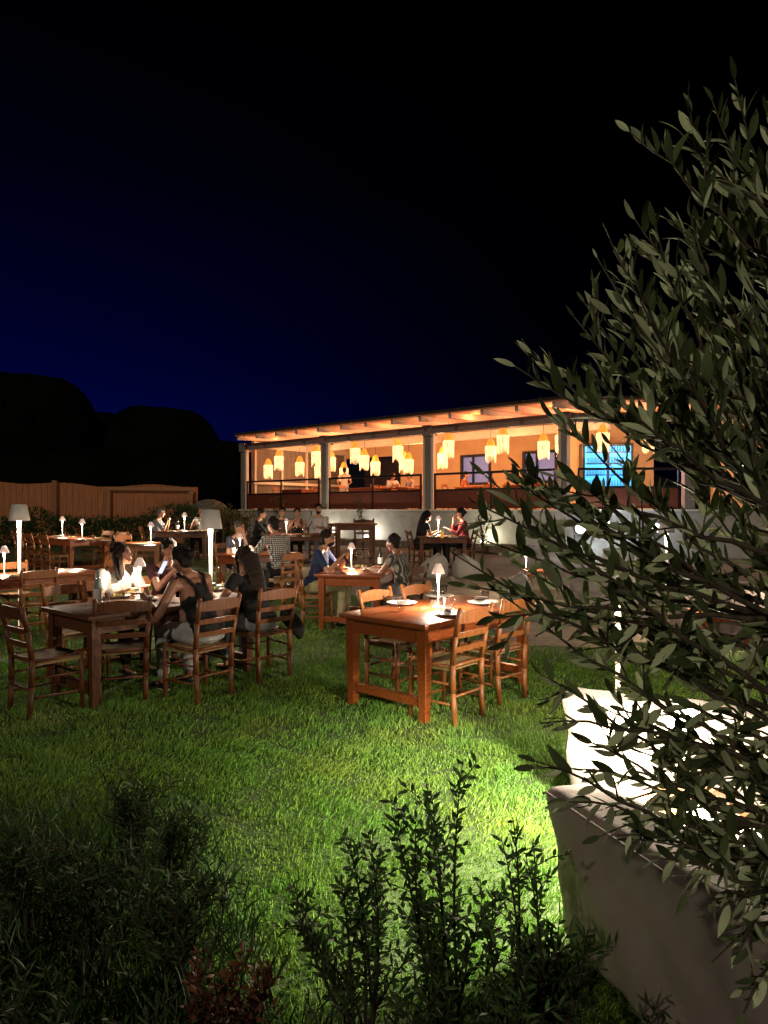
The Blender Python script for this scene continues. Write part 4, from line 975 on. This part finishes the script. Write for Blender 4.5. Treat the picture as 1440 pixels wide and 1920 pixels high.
person('person in a dark top behind the tank-top woman, holding up a phone', -2.44, 7.52, v3.x, v3.y, lean=10, hp=-14, hy=4, lh=(-.06, .38, .98), rh=(.10, .38, .98), hair='short', hairm=HAIRM, top=cloth('maroon_cloth', (.07, .02, .03)), sleeve=.4, bottom=BCL, near=True)
person('person in a black and white plaid shirt, broad back turned to us', -1.70, 11.18, -.70, .72, lean=14, hp=-6, hy=-10, lh=(-.2, .45, .82), rh=(.2, .45, .82), hair='short', hairm=HAIRM, top=PLAID, sleeve=1.5, bottom=BCL, near=True, scale=1.12)
person('person in a dark T-shirt resting his chin on his raised hand', -2.72, 12.42, v3.x + .1, v3.y, lean=10, hp=-8, hy=0, lh=(-.02, .24, 1.02), rh=(.18, .38, .80), hair='short', hairm=HAIRG, top=cloth('charcoal_cloth', (.035, .04, .06)), sleeve=.55, bottom=BCL, near=True, palm=(0, -.5, .6))
person('person in a black shirt at the left of the wall-side table, in profile', -3.05, 16.25, 1, -.05, lean=10, hp=-6, lh=(-.1, .42, .84), rh=(.12, .44, .92), top=BCL, sleeve=1.4, scale=1.05)
person('person with dark hair partly behind the plaid-shirt man', -2.55, 16.98, .35, -1, lean=6, hp=-8, hy=20, top=cloth('brown_cloth', (.08, .04, .03)), scale=1.04)
person('person with hair tied up and bare shoulders at the middle of the wall-side table', -2.15, 17.0, 0, -1, lean=8, hp=-12, lh=(-.06, .34, .96), rh=(.08, .34, .96), hair='bun', top=BCL, topkind='tank', scale=1.03)
person('person in a white patterned shirt and light jeans at the right of the wall-side table', -1.60, 16.95, -.35, -1, lean=3, hp=-4, hy=-24, top=PRINT, sleeve=.9, bottom=DENIM, hairm=HAIRB, beard=True, scale=1.1)
person('person with long dark hair in black, seen from behind beside the bright lamp', .80, 15.6, 1, .28, lean=16, hp=-8, hair='long', top=BCL, sleeve=.3, skin=SKIND, scale=1.05)
person('person in dark red with a raised hand at the mouth, in profile by the wall', 1.88, 15.8, -1, -.12, lean=8, hp=-6, lh=(-.08, .40, .85), rh=(.02, .26, 1.02), top=REDC, sleeve=1.6, hair='bun', scale=1.07)
person('person in a grey shirt at the left end of the far left diners\' table', -5.72, 17.0, 1, .05, lean=12, hp=-4, lh=(-.1, .32, .95), rh=(.08, .34, .98), top=GREYC, sleeve=.8, hairm=HAIRG, scale=1.03)
person('person with a reddish face facing us behind the lamp at the far left table', -4.72, 17.85, -.15, -1, lean=8, hp=-8, lh=(-.12, .36, .86), rh=(.12, .36, .88), top=WCL, sleeve=.6, hairm=HAIRG, scale=1.03)
# phone of the woman/man behind the tank-top woman, handbag on chair
o = thing('phone', 'bright-cased phone held up behind the tank-top woman', 'phone', W(306, 1064, 7.2), R(-40)); o.rotation_euler = (R(-30), 0, R(-40)); m = MB(); m.box((0, 0, 0), (.075, .009, .15), bev=.004); m.build('case', mat('pale_phone_case', (.6, .58, .62), .3), o); m = MB(); m.box((0, -.006, 0), (.068, .003, .14)); m.build('screen', emitmat('phone_screen', (.5, .62, 1), 1.2), o)
o = thing('phone', 'dark phone held over the plate by the man in the navy polo', 'phone', W(648, 1048, 9.42), 0); o.rotation_euler = (R(-35), 0, R(60)); m = MB(); m.box((0, 0, 0), (.07, .008, .145), bev=.003); m.build('case', CASE, o)
o = thing('handbag', 'black bag hanging from the right side of the long-haired woman\'s chair', 'bag', (W(552, 1185, 6.65).x, 6.65, .30), R(20)); m = MB()
for k in range(12):
    t = k / 11; m.ball((-.10 + .15 * t, 0, .30 - .17 * t ** 1.4), (.045 + .035 * math.sin(t * 3), .04, .085), None, 2)
remeshed(m, .012, 'bag_body', BCL, o); m = MB(); m.tube([(-.09, 0, .22), (-.13, 0, .34), (-.10, .02, .42), (-.04, 0, .24)], .008, 6); m.build('strap', BCL, o)
# people and furniture on the veranda
def vp(px, off): Y = facade_depth(px) + off; return (px - 720) / F * Y, Y
x, y = vp(646, 4.2); person('waiter in pale clothes standing in the middle bay of the veranda, back turned', x, y, -.2, 1, lean=2, lh=(-.2, .25, 1.0), rh=(.2, .25, 1.0), stand=True, top=WCL, bottom=cloth('pale_blue_cloth', (.35, .48, .65)), sleeve=.6, z0=SZ)
x, y = vp(734, 2.4); person('person in white seated behind the glass of the middle veranda bay', x, y, .6, -1, top=WCL, sleeve=.7, z0=SZ, face=False)
x, y = vp(772, 3.0); person('person in a printed shirt seated near the third veranda post', x, y, -.8, -.5, top=PRINT, sleeve=.7, z0=SZ, face=False)
x, y = vp(868, 3.4); person('person in orange seated among chairs in the right veranda bay', x, y, 1, -.4, top=cloth('orange_cloth', (.45, .12, .05)), sleeve=.5, z0=SZ, face=False)
def vtable(px, off, ang, L, lb):
    x, y = vp(px, off); c = Vector((x, y, 0)); t = table((x, y), ang, L, .8, lb, wood=WOODC, stretcher=False); t.location.z = SZ; return x, y
CHV = CH
def vchair(x, y, fx_, fy_, lb):
    d = Vector((fx_, fy_, 0)).normalized(); return CH.put(lb, Vector((x, y, SZ)), yaw(d.x, d.y), 'chairs on the veranda')
for px, off, lb, n_ in ((560, 1.6, 'wooden table behind the glass of the left veranda bay', 'left bay'), (690, 1.8, 'wooden table behind the glass at the left of the middle veranda bay', 'left of the middle bay'), (753, 2.6, 'wooden table between the two seated people in the middle veranda bay', 'right of the middle bay'), (890, 3.2, 'wooden table in the right veranda bay below the blue window', 'right bay'), (985, 2.4, 'wooden table near the corner post of the veranda', 'corner')):
    x, y = vtable(px, off, -40, 1.2, lb)
    for dx, dy, q in ((-.75, .5, 'left'), (.75, -.5, 'right'), (.45, .6, 'far')):
        vchair(x + dx, y + dy, -dx, -dy, '%s chair of the veranda table in the %s' % (q, n_ if n_ != 'corner' else 'right bay by the corner post'))

# ------------------------------------------------------------------ lounge furniture
def softbox(L, Wd, Ht, c, M=None, amp=.012, seg=.05, taper=0, r=.05, seed=0):
    """box with rounded, slightly slack faces"""
    bm = bmesh.new(); bmesh.ops.create_cube(bm, size=1)
    nx, ny, nz = [max(2, int(a / seg)) for a in (L, Wd, Ht)]
    bmesh.ops.subdivide_edges(bm, edges=bm.edges[:], cuts=max(nx, ny, nz) // 2, use_grid_fill=True)
    m = MB(); bm.verts.index_update(); vs = []
    for v in bm.verts:
        p = Vector((v.co.x * L, v.co.y * Wd, v.co.z * Ht)); h = Vector((L / 2 - r, Wd / 2 - r, Ht / 2 - r)); q = Vector([max(-a, min(a, b)) for a, b in zip(h, p)])
        d = p - q; p = q + (d.normalized() * r if d.length > 1e-6 else d)
        n = 1.3 * math.sin(p.x * 5 + seed + p.z * 4) * math.cos(p.y * 9 + p.z * 7 + p.x * 3 + seed) + .5 * math.sin(p.x * 17 + p.y * 11 + seed * 2 + 5 * math.sin(p.z * 5)); dd = Vector((v.co.x, v.co.y, v.co.z)).normalized()
        p += dd * amp * n * .5
        t = 1 - taper * .5 * (.5 - p.z / Ht); p.x *= t; p.y *= (t if not taper else 1)
        vs.append((M @ p if M else p) + Vector(c))
    fs = [[v.index for v in f.verts] for f in bm.faces]; bm.free(); m.add(vs, fs); return m
def sofa(name, label, c, ang, L, Dp, hb, hs, tb, mt, z=0, seed=0, arms=True):
    """local x along the back, back at y=0, seat towards +y"""
    o = thing(name, label, 'sofa', (c[0], c[1], z), R(ang))
    softbox(L, tb, hb - .03, (0, tb / 2, .03 + (hb - .03) / 2), amp=.034, seg=.04, r=.055, seed=seed, taper=.2).build('backrest', mt, o, True)
    softbox(L - .02, Dp - tb, hs - .16, (0, tb + (Dp - tb) / 2 - .01, .04 + (hs - .16) / 2), amp=.01, r=.03, seed=seed + 3).build('base', mt, o, True)
    n = max(1, round(L / .75))
    for k in range(n): softbox(L / n - .02, Dp - tb, .15, (-L / 2 + L / n * (k + .5), tb + (Dp - tb) / 2 + .0, hs - .05), amp=.018, r=.05, seed=seed + k).build('seat_cushion', mt, o, True)
    m = MB(); zz = hb - .004
    m.tube([(-L / 2 + .01, .004, zz - .03), (-L / 2 + .03, .002, zz - .018), (L / 2 - .03, .002, zz - .018)], .0055, 6); m.build('piping', mt, o, True)
    return o
r_ = Vector((.35, -.937, 0)); t_ = Vector((.937, .35, 0)); A = Vector((.60, 2.61, 0))
ar = math.degrees(math.atan2(r_.y, r_.x))
cn = A + r_ * 1.0
sofa('outdoor_sofa', 'near cream sofa seen from behind at the bottom right, its back in shadow', (cn.x, cn.y), ar, 2.0, .88, .57, .36, .27, SOFA, seed=1)
ff = Vector((.90, -.42, 0)).normalized(); fn_ = Vector((-ff.y, ff.x, 0)) * -1; cf = Vector((.95, 3.80, 0)) + ff * .75
o = sofa('outdoor_sofa', 'brightly lit cream sofa just beyond the near one, its plain back towards us', (cf.x, cf.y - .05), math.degrees(math.atan2(ff.y, ff.x)), 1.5, .80, .60, .36, .26, SOFA, seed=5)
def lowtable(c, L, Wd, h, label, ang=0, wood=WOOD): return table(c, ang, L, Wd, label, h=h, wood=wood, stretcher=False, legw=.04, apron=.04)
lowtable((1.32, 2.92), .5, .45, .34, 'low wooden side table with a glaring lamp between the two cream sofas', 20)
p = Vector((1.30, 2.95, .3405)); TL.put('glaring small lamp on the low table between the cream sofas', p, 0, 'small cordless table lamps', 1.15)
light('sofa_lamp_light', (1.285, 2.90, .78), 55, (1.0, .90, .68), .035)
light('sofa_lamp_light', (1.22, 2.94, .76), 620, (1.0, .94, .70), .09, None, 'SPOT', (R(9), 0, 0), 154, .32)
TU.put('tumbler on the low table between the cream sofas', Vector((1.42, 2.85, .3405)))
flamp(Vector((1.585, 4.62, 0)), 1.36, 'white tall lamp behind the lit cream sofa, its stem showing through the olive leaves', 120)
flamp(Vector((4.55, 11.0, gz(0, 11))), 1.42, 'tall lamp among the far lounge seats, glinting through the olive tree', 60)
sofa('lounge_sofa', 'low dark grey sofa on the sandy court behind the olive branches', (3.45, 10.5), 178, 1.25, .8, .52, .34, .22, SOFAG, z=gz(0, 10.6), seed=2)
sofa('lounge_sofa', 'pale lit sofa on the sandy court, right of the dark grey sofa', (4.55, 9.6), 200, 1.5, .8, .60, .36, .24, SOFA, z=gz(0, 9.6), seed=3)
sofa('lounge_sofa', 'pale sofa at the far right of the sandy court behind the olive tree', (5.2, 8.6), 120, 1.6, .8, .60, .36, .24, SOFA, z=0, seed=4)
lowtable((4.1, 8.4), .7, .6, .36, 'low wooden table among the pale sofas on the sandy court')
tlamp(Vector((4.1, 8.4, .361)), 'small lamp on the low table among the pale sofas', 26)
lowtable((2.72, 12.2), .42, .42, .44, 'small lit wooden stool on the sandy court beyond the empty front table'); tlamp(Vector((2.55, 12.25, gz(0, 12.2) + .441)), 'small lamp on the wooden stool beyond the empty front table', 14, .8)
def beanbag(x, y, s, rz, label):
    o = thing('lounge_beanbag', label, 'beanbag', (x, y, gz(x, y)), rz, 'beanbags before the wall'); m = MB(); n = 22; k = 12
    for j in range(k + 1):
        t = j / k
        for i in range(n):
            a = 2 * math.pi * i / n; rr = .36 * (1 - .22 * t) * (1 - .92 * t ** 5) ** .5 * (.86 + .14 * min(1, t * 4)); back = .12 * t * t
            z = .46 * t * (1 + .18 * -math.sin(a) * t); m.v.append((s * rr * math.cos(a) * (1 + .05 * math.sin(3 * a)), s * (rr * math.sin(a) - back * 1.3), s * max(0, z)))
    for j in range(k):
        for i in range(n): m.f.append((j * n + i, j * n + (i + 1) % n, (j + 1) * n + (i + 1) % n, (j + 1) * n + i))
    m.f.append(tuple(range(k * n, k * n + n))); m.f.append(tuple(range(n))[::-1]); m.build('cover', BAG, o, True)
    h_ = MB(); h_.tube([(-.05, -s * .3, s * .49), (0, -s * .3, s * .54), (.05, -s * .3, s * .49)], .008, 6); h_.build('handle', CASE, o)
for x, y, s, a, lb in ((1.05, 14.4, .95, .4, 'grey beanbag seat directly in front of the long-haired woman by the wall'), (1.75, 14.3, .95, -.5, 'grey beanbag seat in front of the man in dark red'), (2.25, 11.6, .85, 2.6, 'pale beanbag seat left of the small lit stool')): beanbag(x, y, s, a, lb)
# slender saplings in front of the wall
for px, Y, hh, lb in ((520, 20.5, 1.75, 'slim sapling in front of the left veranda panel'), (592, 21.2, 1.55, 'slim sapling by the second veranda post'), (682, 17.6, 1.75, 'slim leafy sapling behind the high table'), (905, 18.4, 1.1, 'yellow-lit bushy plant over the spotlight right of the man in dark red'), (418, 21.5, 1.5, 'tall pale sprig rising beside the veranda corner')):
    x = (px - 720) / F * Y; o = thing('sapling', lb, 'plant', (x, Y, gz(x, Y)), 0, 'saplings along the wall'); r2 = random.Random(px); m = MB(); l = MB(); n = 3 if hh > 1.2 else 9
    for k in range(n):
        a = r2.uniform(0, 6.28); P = [Vector((0, 0, 0)), Vector((.05 * math.cos(a), .05 * math.sin(a), hh * .5)), Vector((.25 * math.cos(a), .15 * math.sin(a), hh * r2.uniform(.8, 1)))]
        m.tube(P, [.014, .01, .004], 5)
        for j in range(22):
            t = r2.uniform(.35 if hh > 1.2 else .1, 1); q = P[1].lerp(P[2], (t - .5) * 2) if t > .5 else P[0].lerp(P[1], t * 2); l.leaf(q, Vector((r2.gauss(0, 1), r2.gauss(0, .6), r2.uniform(0, 1.2))), Vector((0, 0, 1)), r2.uniform(.12, .22), .04, -.2, 3)
    m.build('stem', BARK, o); l.build('foliage', PALEL, o)

# ------------------------------------------------------------------ olive tree close to the camera on the right
def olive():
    r2 = random.Random(11); tb = Vector((1.20, 1.20, 0)); o = thing('olive_tree', 'olive tree close by on the right, its leafy branches reaching across the picture', 'tree', tb)
    wood = MB(); lv = MB()
    TOP = Vector((1.12, 1.25, 1.35)) - tb
    wood.tube([(0, 0, 0), (.02, .0, .45), (-.03, .03, .9), TOP, TOP + Vector((-.06, .05, .5))], [.075, .06, .052, .045, .02], 10)
    tips = [(1372, 150, 1.25), (1330, 190, 1.2), (1228, 262, 1.15), (1268, 245, 1.2), (1436, 215, 1.1), (1292, 440, 1.2), (1224, 425, 1.2), (1115, 482, 1.15), (1140, 450, 1.25), (1243, 408, 1.3), (1072, 592, 1.15), (1092, 566, 1.25), (962, 684, 1.1), (992, 660, 1.2),
        (1132, 600, 1.3), (1050, 690, 1.3), (1175, 560, 1.35), (1380, 400, 1.3), (1430, 330, 1.2), (1330, 330, 1.3), (1180, 690, 1.2), (1240, 620, 1.2), (1095, 745, 1.35), (1060, 790, 1.3),
        (888, 940, 1.05), (905, 888, 1.1), (945, 893, 1.15), (972, 876, 1.1), (1005, 905, 1.2), (1040, 890, 1.15), (855, 1040, 1.05), (872, 1095, 1.1), (938, 1112, 1.15), (925, 1155, 1.1), (905, 1010, 1.15), (960, 1050, 1.2), (1000, 1190, 1.2), (1012, 1262, 1.15), (1092, 1215, 1.25), (965, 985, 1.2), (1040, 1010, 1.25),
        (1010, 1352, 1.05), (1002, 1424, 1.0), (1062, 1500, 1.0), (1108, 1390, 1.15), (1152, 1562, .95), (1236, 1606, .95), (1182, 1455, 1.1), (1252, 1530, 1.05), (1322, 1570, 1.0), (1402, 1610, .95), (1140, 1330, 1.2), (1095, 1440, 1.1), (1200, 1570, 1.05), (1290, 1600, 1.1),
        (1310, 1700, .8), (1380, 1780, .75), (1425, 1700, .8), (1400, 1865, .7), (1330, 1800, .85)]
    def left(y):
        K = [(140, 1360), (260, 1240), (450, 1130), (590, 1080), (690, 985), (760, 1120), (880, 985), (960, 905), (1050, 880), (1130, 940), (1250, 1050), (1350, 1060), (1440, 1080), (1560, 1180), (1620, 1300), (1680, 1500)]
        for (a, b), (c, d) in zip(K, K[1:]):
            if a <= y <= c: return b + (d - b) * (y - a) / (c - a)
        return 1500
    for _ in range(66):
        py = r2.uniform(330, 1590); px = left(py) + 45 + (1490 - left(py)) * r2.random() ** .8
        if px > 1500 or (900 < px < 1130 and 1130 < py < 1330 and r2.random() < .6): continue
        tips.append((px, py, r2.uniform(1.0, 1.6)))
    def tolocal(px, py, Y): return W(px, py, Y) - tb
    for (px, py, Y) in tips:
        tip = tolocal(px, py, Y)
        # where the branch leaves the trunk or a limb
        if py < 780: base = TOP + Vector((-.1 + r2.uniform(-.1, .1), .05 + r2.uniform(-.1, .15), r2.uniform(-.1, .45) + (.25 if py < 420 else 0)))
        elif py < 1250: base = TOP + Vector((r2.uniform(-.12, .02), r2.uniform(-.1, .15), r2.uniform(-.45, .15)))
        else: base = TOP + Vector((r2.uniform(-.12, .0), r2.uniform(-.15, .1), r2.uniform(-.75, -.3)))
        d = tip - base; L = d.length
        sag = Vector((0, 0, -.20 * L if py < 800 else (-.10 * L if py < 1150 else .12 * L)))
        mid = base.lerp(tip, .55) + sag + Vector((0, r2.uniform(-.06, .06), 0))
        n = 16; P = []
        for i in range(n + 1):
            t = i / n; P.append(base * (1 - t) ** 2 + mid * 2 * t * (1 - t) + tip * t * t + Vector((math.sin(i * 1.7) * .004, math.cos(i * 1.3) * .004, math.sin(i * 2.3) * .004)))
        wood.tube(P, [.0085 * (1 - i / n) ** 1.1 + .0013 for i in range(n + 1)], 5)
        def leafrun(Q, dirs_up, dens):
            Lq = sum((b - a).length for a, b in zip(Q, Q[1:])); cnt = max(2, int(Lq / dens)); ph = r2.uniform(0, 6.28)
            for k in range(cnt + 1):
                t = k / cnt; f = t * (len(Q) - 1); i = min(int(f), len(Q) - 2); q = Q[i].lerp(Q[i + 1], f - i); tg = (Q[i + 1] - Q[i]).normalized()
                a0 = tg.orthogonal().normalized(); b0 = tg.cross(a0)
                for s in ((0, math.pi) if k < cnt else (0,)):
                    if r2.random() < .2: continue
                    an = ph + k * 1.57 + s + r2.uniform(-.3, .3); side = a0 * math.cos(an) + b0 * math.sin(an)
                    dr = tg * r2.uniform(.7, 1.3) + side * r2.uniform(.35, 1.0) + Vector((r2.gauss(0, .15), 0, dirs_up * r2.uniform(.3, 1.3))); 
                    if k == cnt: dr = tg
                    LL = (r2.uniform(.022, .042) if r2.random() < .35 else r2.uniform(.040, .064)) * (1 - .25 * (t > .85)) * min(1, Yb / 1.1); lv.leaf(q, dr, side.cross(tg) + Vector((r2.gauss(0, .5), r2.gauss(0, .5), r2.gauss(0, .5))), LL, LL * r2.uniform(.22, .33), r2.uniform(-.5, .55), 5)
        Yb = Y; upb = .9 if py < 800 else (.35 if py < 1150 else -.25)
        leafrun(P[9:], upb, .026)
        for i in range(5, n, 2):
            if r2.random() < (.34 if py < 1000 else .22) + (.3 if px < 1080 and 850 < py < 1330 else 0): continue
            q = P[i]; tg = (P[i + 1] - P[i]).normalized(); sd = Vector((r2.gauss(0, 1), r2.gauss(0, .7), r2.gauss(0, 1))); sd = (sd - tg * sd.dot(tg)).normalized()
            dd = (tg * .8 + sd * .75 + Vector((0, 0, upb * .5))).normalized(); LL = r2.uniform(.05, .13) * (1.15 - i / n * .5)
            Q = [q + dd * LL * s_ + Vector((0, 0, .02 * upb * s_ * s_)) for s_ in (0, .33, .66, 1)]; wood.tube(Q, [.0022, .0018, .0014, .001], 4); leafrun(Q, upb, .026)
    wood.build('trunk', BARK, o, True); lv.build('crown', OLIVE, o, True)
olive()

# ------------------------------------------------------------------ planting bed at the bottom of the picture
MATS['dark_twig'] = mat('dark_twig', (.03, .026, .015), .9)
def bedplant(name, label, x, y, hgt, nst, spread, ml, L, wd, seed, dens=.02, lean=(0, 0), top=None, cat='shrub'):
    r2 = random.Random(seed); o = thing(name, label, cat, (x, y, 0), 0, 'shrubs in the front planting bed'); m = MB(); l = MB()
    for k in range(nst):
        a = r2.uniform(0, 6.28); q = r2.random() ** .6 * spread; e = Vector((math.cos(a) * q + lean[0], math.sin(a) * q * .6 + lean[1], hgt * r2.uniform(.6, 1)))
        if top and k < len(top): e = top[k] - Vector((x, y, 0))
        b = Vector((r2.uniform(-.06, .06), r2.uniform(-.05, .05), 0)); mid = b.lerp(e, .5) + Vector((r2.uniform(-.08, .08), r2.uniform(-.05, .05), .05)); P = [b * (1 - t) ** 2 + mid * 2 * t * (1 - t) + e * t * t for t in [i / 9 for i in range(10)]]
        m.tube(P, [.006 * (1 - i / 9) + .0013 for i in range(10)], 5)
        def run(P, t0):
            Lp = sum((b - a).length for a, b in zip(P, P[1:])); c = int(Lp * (1 - t0) / dens)
            for j in range(c):
                t = t0 + (1 - t0) * j / c; f = t * (len(P) - 1); i = min(int(f), len(P) - 2); p = P[i].lerp(P[i + 1], f - i); tg = (P[i + 1] - P[i]).normalized()
                an = j * 2.4; s = (tg.orthogonal() * math.cos(an) + tg.cross(tg.orthogonal()) * math.sin(an)); l.leaf(p, tg * r2.uniform(.3, 1) + s * r2.uniform(.5, 1) + Vector((0, 0, .2)), s.cross(tg) + Vector((r2.gauss(0, .4),) * 3), L * r2.uniform(.6, 1.25), wd, .15, 3)
        run(P, .3)
        for i in range(3, 9):
            for _ in range(2):
                if r2.random() < .35: continue
                dd = Vector((r2.gauss(0, 1), r2.gauss(0, .7), r2.uniform(.5, 1.8))).normalized() * r2.uniform(.07, .22) * (hgt / .8); Q = [P[i], P[i] + dd * .5 + Vector((0, 0, .01)), P[i] + dd]; m.tube(Q, [.002, .0016, .001], 4); run(Q, .15)
    m.build('stem', MATS['dark_twig'], o); l.build('foliage', ml, o); return o
bedplant('bushy_shrub', 'tallest dark shrub silhouetted against the bright lawn, with one spire rising highest', .21, 1.95, .56, 10, .28, 'shrub_leaf', .033, .013, 31, .012, top=[W(868, 1428, 1.95), W(812, 1512, 1.95), W(735, 1522, 1.9), W(800, 1470, 2.0), W(780, 1540, 1.9)])
bedplant('bushy_shrub', 'dark shrub left of the tallest silhouetted one, with a rounded leafy top', -.08, 2.0, .52, 11, .26, 'shrub_leaf', .033, .012, 32, .012, top=[W(655, 1580, 2), W(690, 1560, 1.95), W(720, 1600, 2), W(640, 1660, 1.9)])
bedplant('bushy_shrub', 'thin dark shrub right of the tallest silhouetted one, reaching towards the sofa', .36, 1.85, .48, 8, .18, 'shrub_leaf', .032, .011, 33, .014, top=[W(962, 1535, 1.85), W(940, 1570, 1.85), W(985, 1600, 1.8), W(1000, 1575, 1.9)])
bedplant('leafy_plant', 'dark upright leafy plant at the foot of the near sofa corner', .50, 1.95, .42, 12, .16, 'shrub_leaf', .05, .011, 34, .018)
bedplant('leafy_plant', 'dark leafy plant low in the bottom centre', .18, 1.65, .5, 14, .2, 'shrub_leaf', .045, .010, 35, .015)
bedplant('leafy_plant', 'dim leafy plant left of the bottom centre', -.12, 1.6, .42, 12, .16, 'weed_leaf', .045, .009, 36, .018)
bedplant('leafy_plant', 'broken dark sprigs below the near sofa at the bottom right', .62, 1.72, .35, 8, .2, 'weed_leaf', .05, .010, 37, .03)
bedplant('reddish_plant', 'reddish brown leafy plant at the bottom edge, left of centre', -.44, 1.93, .32, 12, .16, 'reddish_leaf', .030, .012, 38, .013, cat='plant')
for i, (x, y, h_, sp, sd_, lb) in enumerate(((-1.15, 3.1, .40, .22, 41, 'tall pale-tipped weed farthest back in the left bed'), (-.92, 2.9, .34, .2, 42, 'weed with upright stems right of the tallest one in the left bed'), (-1.0, 2.3, .55, .25, 43, 'dark weedy plant in the middle of the left bed'), (-1.35, 2.5, .5, .25, 44, 'grey-green plant with long leaves at the left picture edge'), (-.65, 2.2, .45, .2, 45, 'dark weedy plant between the left bed and the green lawn'),
    (-1.0, 1.75, .5, .2, 46, 'dark plant with arching leaves at the bottom left'), (-.7, 1.6, .4, .2, 47, 'dark plant left of the reddish one'), (-1.3, 2.0, .6, .2, 48, 'plant with arching pale leaves at the left bottom edge'))):
    bedplant('weedy_plant', lb, x, y, h_, 16, sp, 'weed_leaf', .055, .0085, sd_, .019, cat='plant')
# long narrow leaves of the bed, uncountable
m = MB(); r2 = random.Random(77)
for _ in range(5200):
    y = r2.uniform(1.35, 3.7); xr = .02 - .42 * (y - 1.35); x = r2.uniform(-.62 * y - .5, xr)
    if r2.random() < (y - 2.6) * .6 or (abs(x + .44) < .14 and y < 1.95): continue
    L = r2.uniform(.05, .17) * (1.35 - .25 * y / 2); m.leaf(Vector((x, y, r2.uniform(0, .08))), Vector((r2.gauss(0, .5), r2.gauss(0, .5), r2.uniform(.6, 1.6))), Vector((r2.gauss(0, 1), r2.gauss(0, 1), .3)), L, r2.uniform(.005, .010), r2.uniform(-.5, .5), 4)
for _ in range(1500):
    y = r2.uniform(1.3, 2.05); x = r2.uniform(.0, .72 * y - .25)
    if x > .55 + .3 * (2.6 - y) - .1: continue
    L = r2.uniform(.05, .15); m.leaf(Vector((x, y, r2.uniform(0, .06))), Vector((r2.gauss(0, .45), r2.gauss(0, .45), r2.uniform(.6, 1.6))), Vector((r2.gauss(0, 1), r2.gauss(0, 1), .3)), L, r2.uniform(.005, .009), r2.uniform(-.4, .4), 4)
tag(m.build('ground_cover', WEEDL, None, True), 'tangle of narrow dark leaves covering the front planting bed', 'ground cover', kind='stuff')
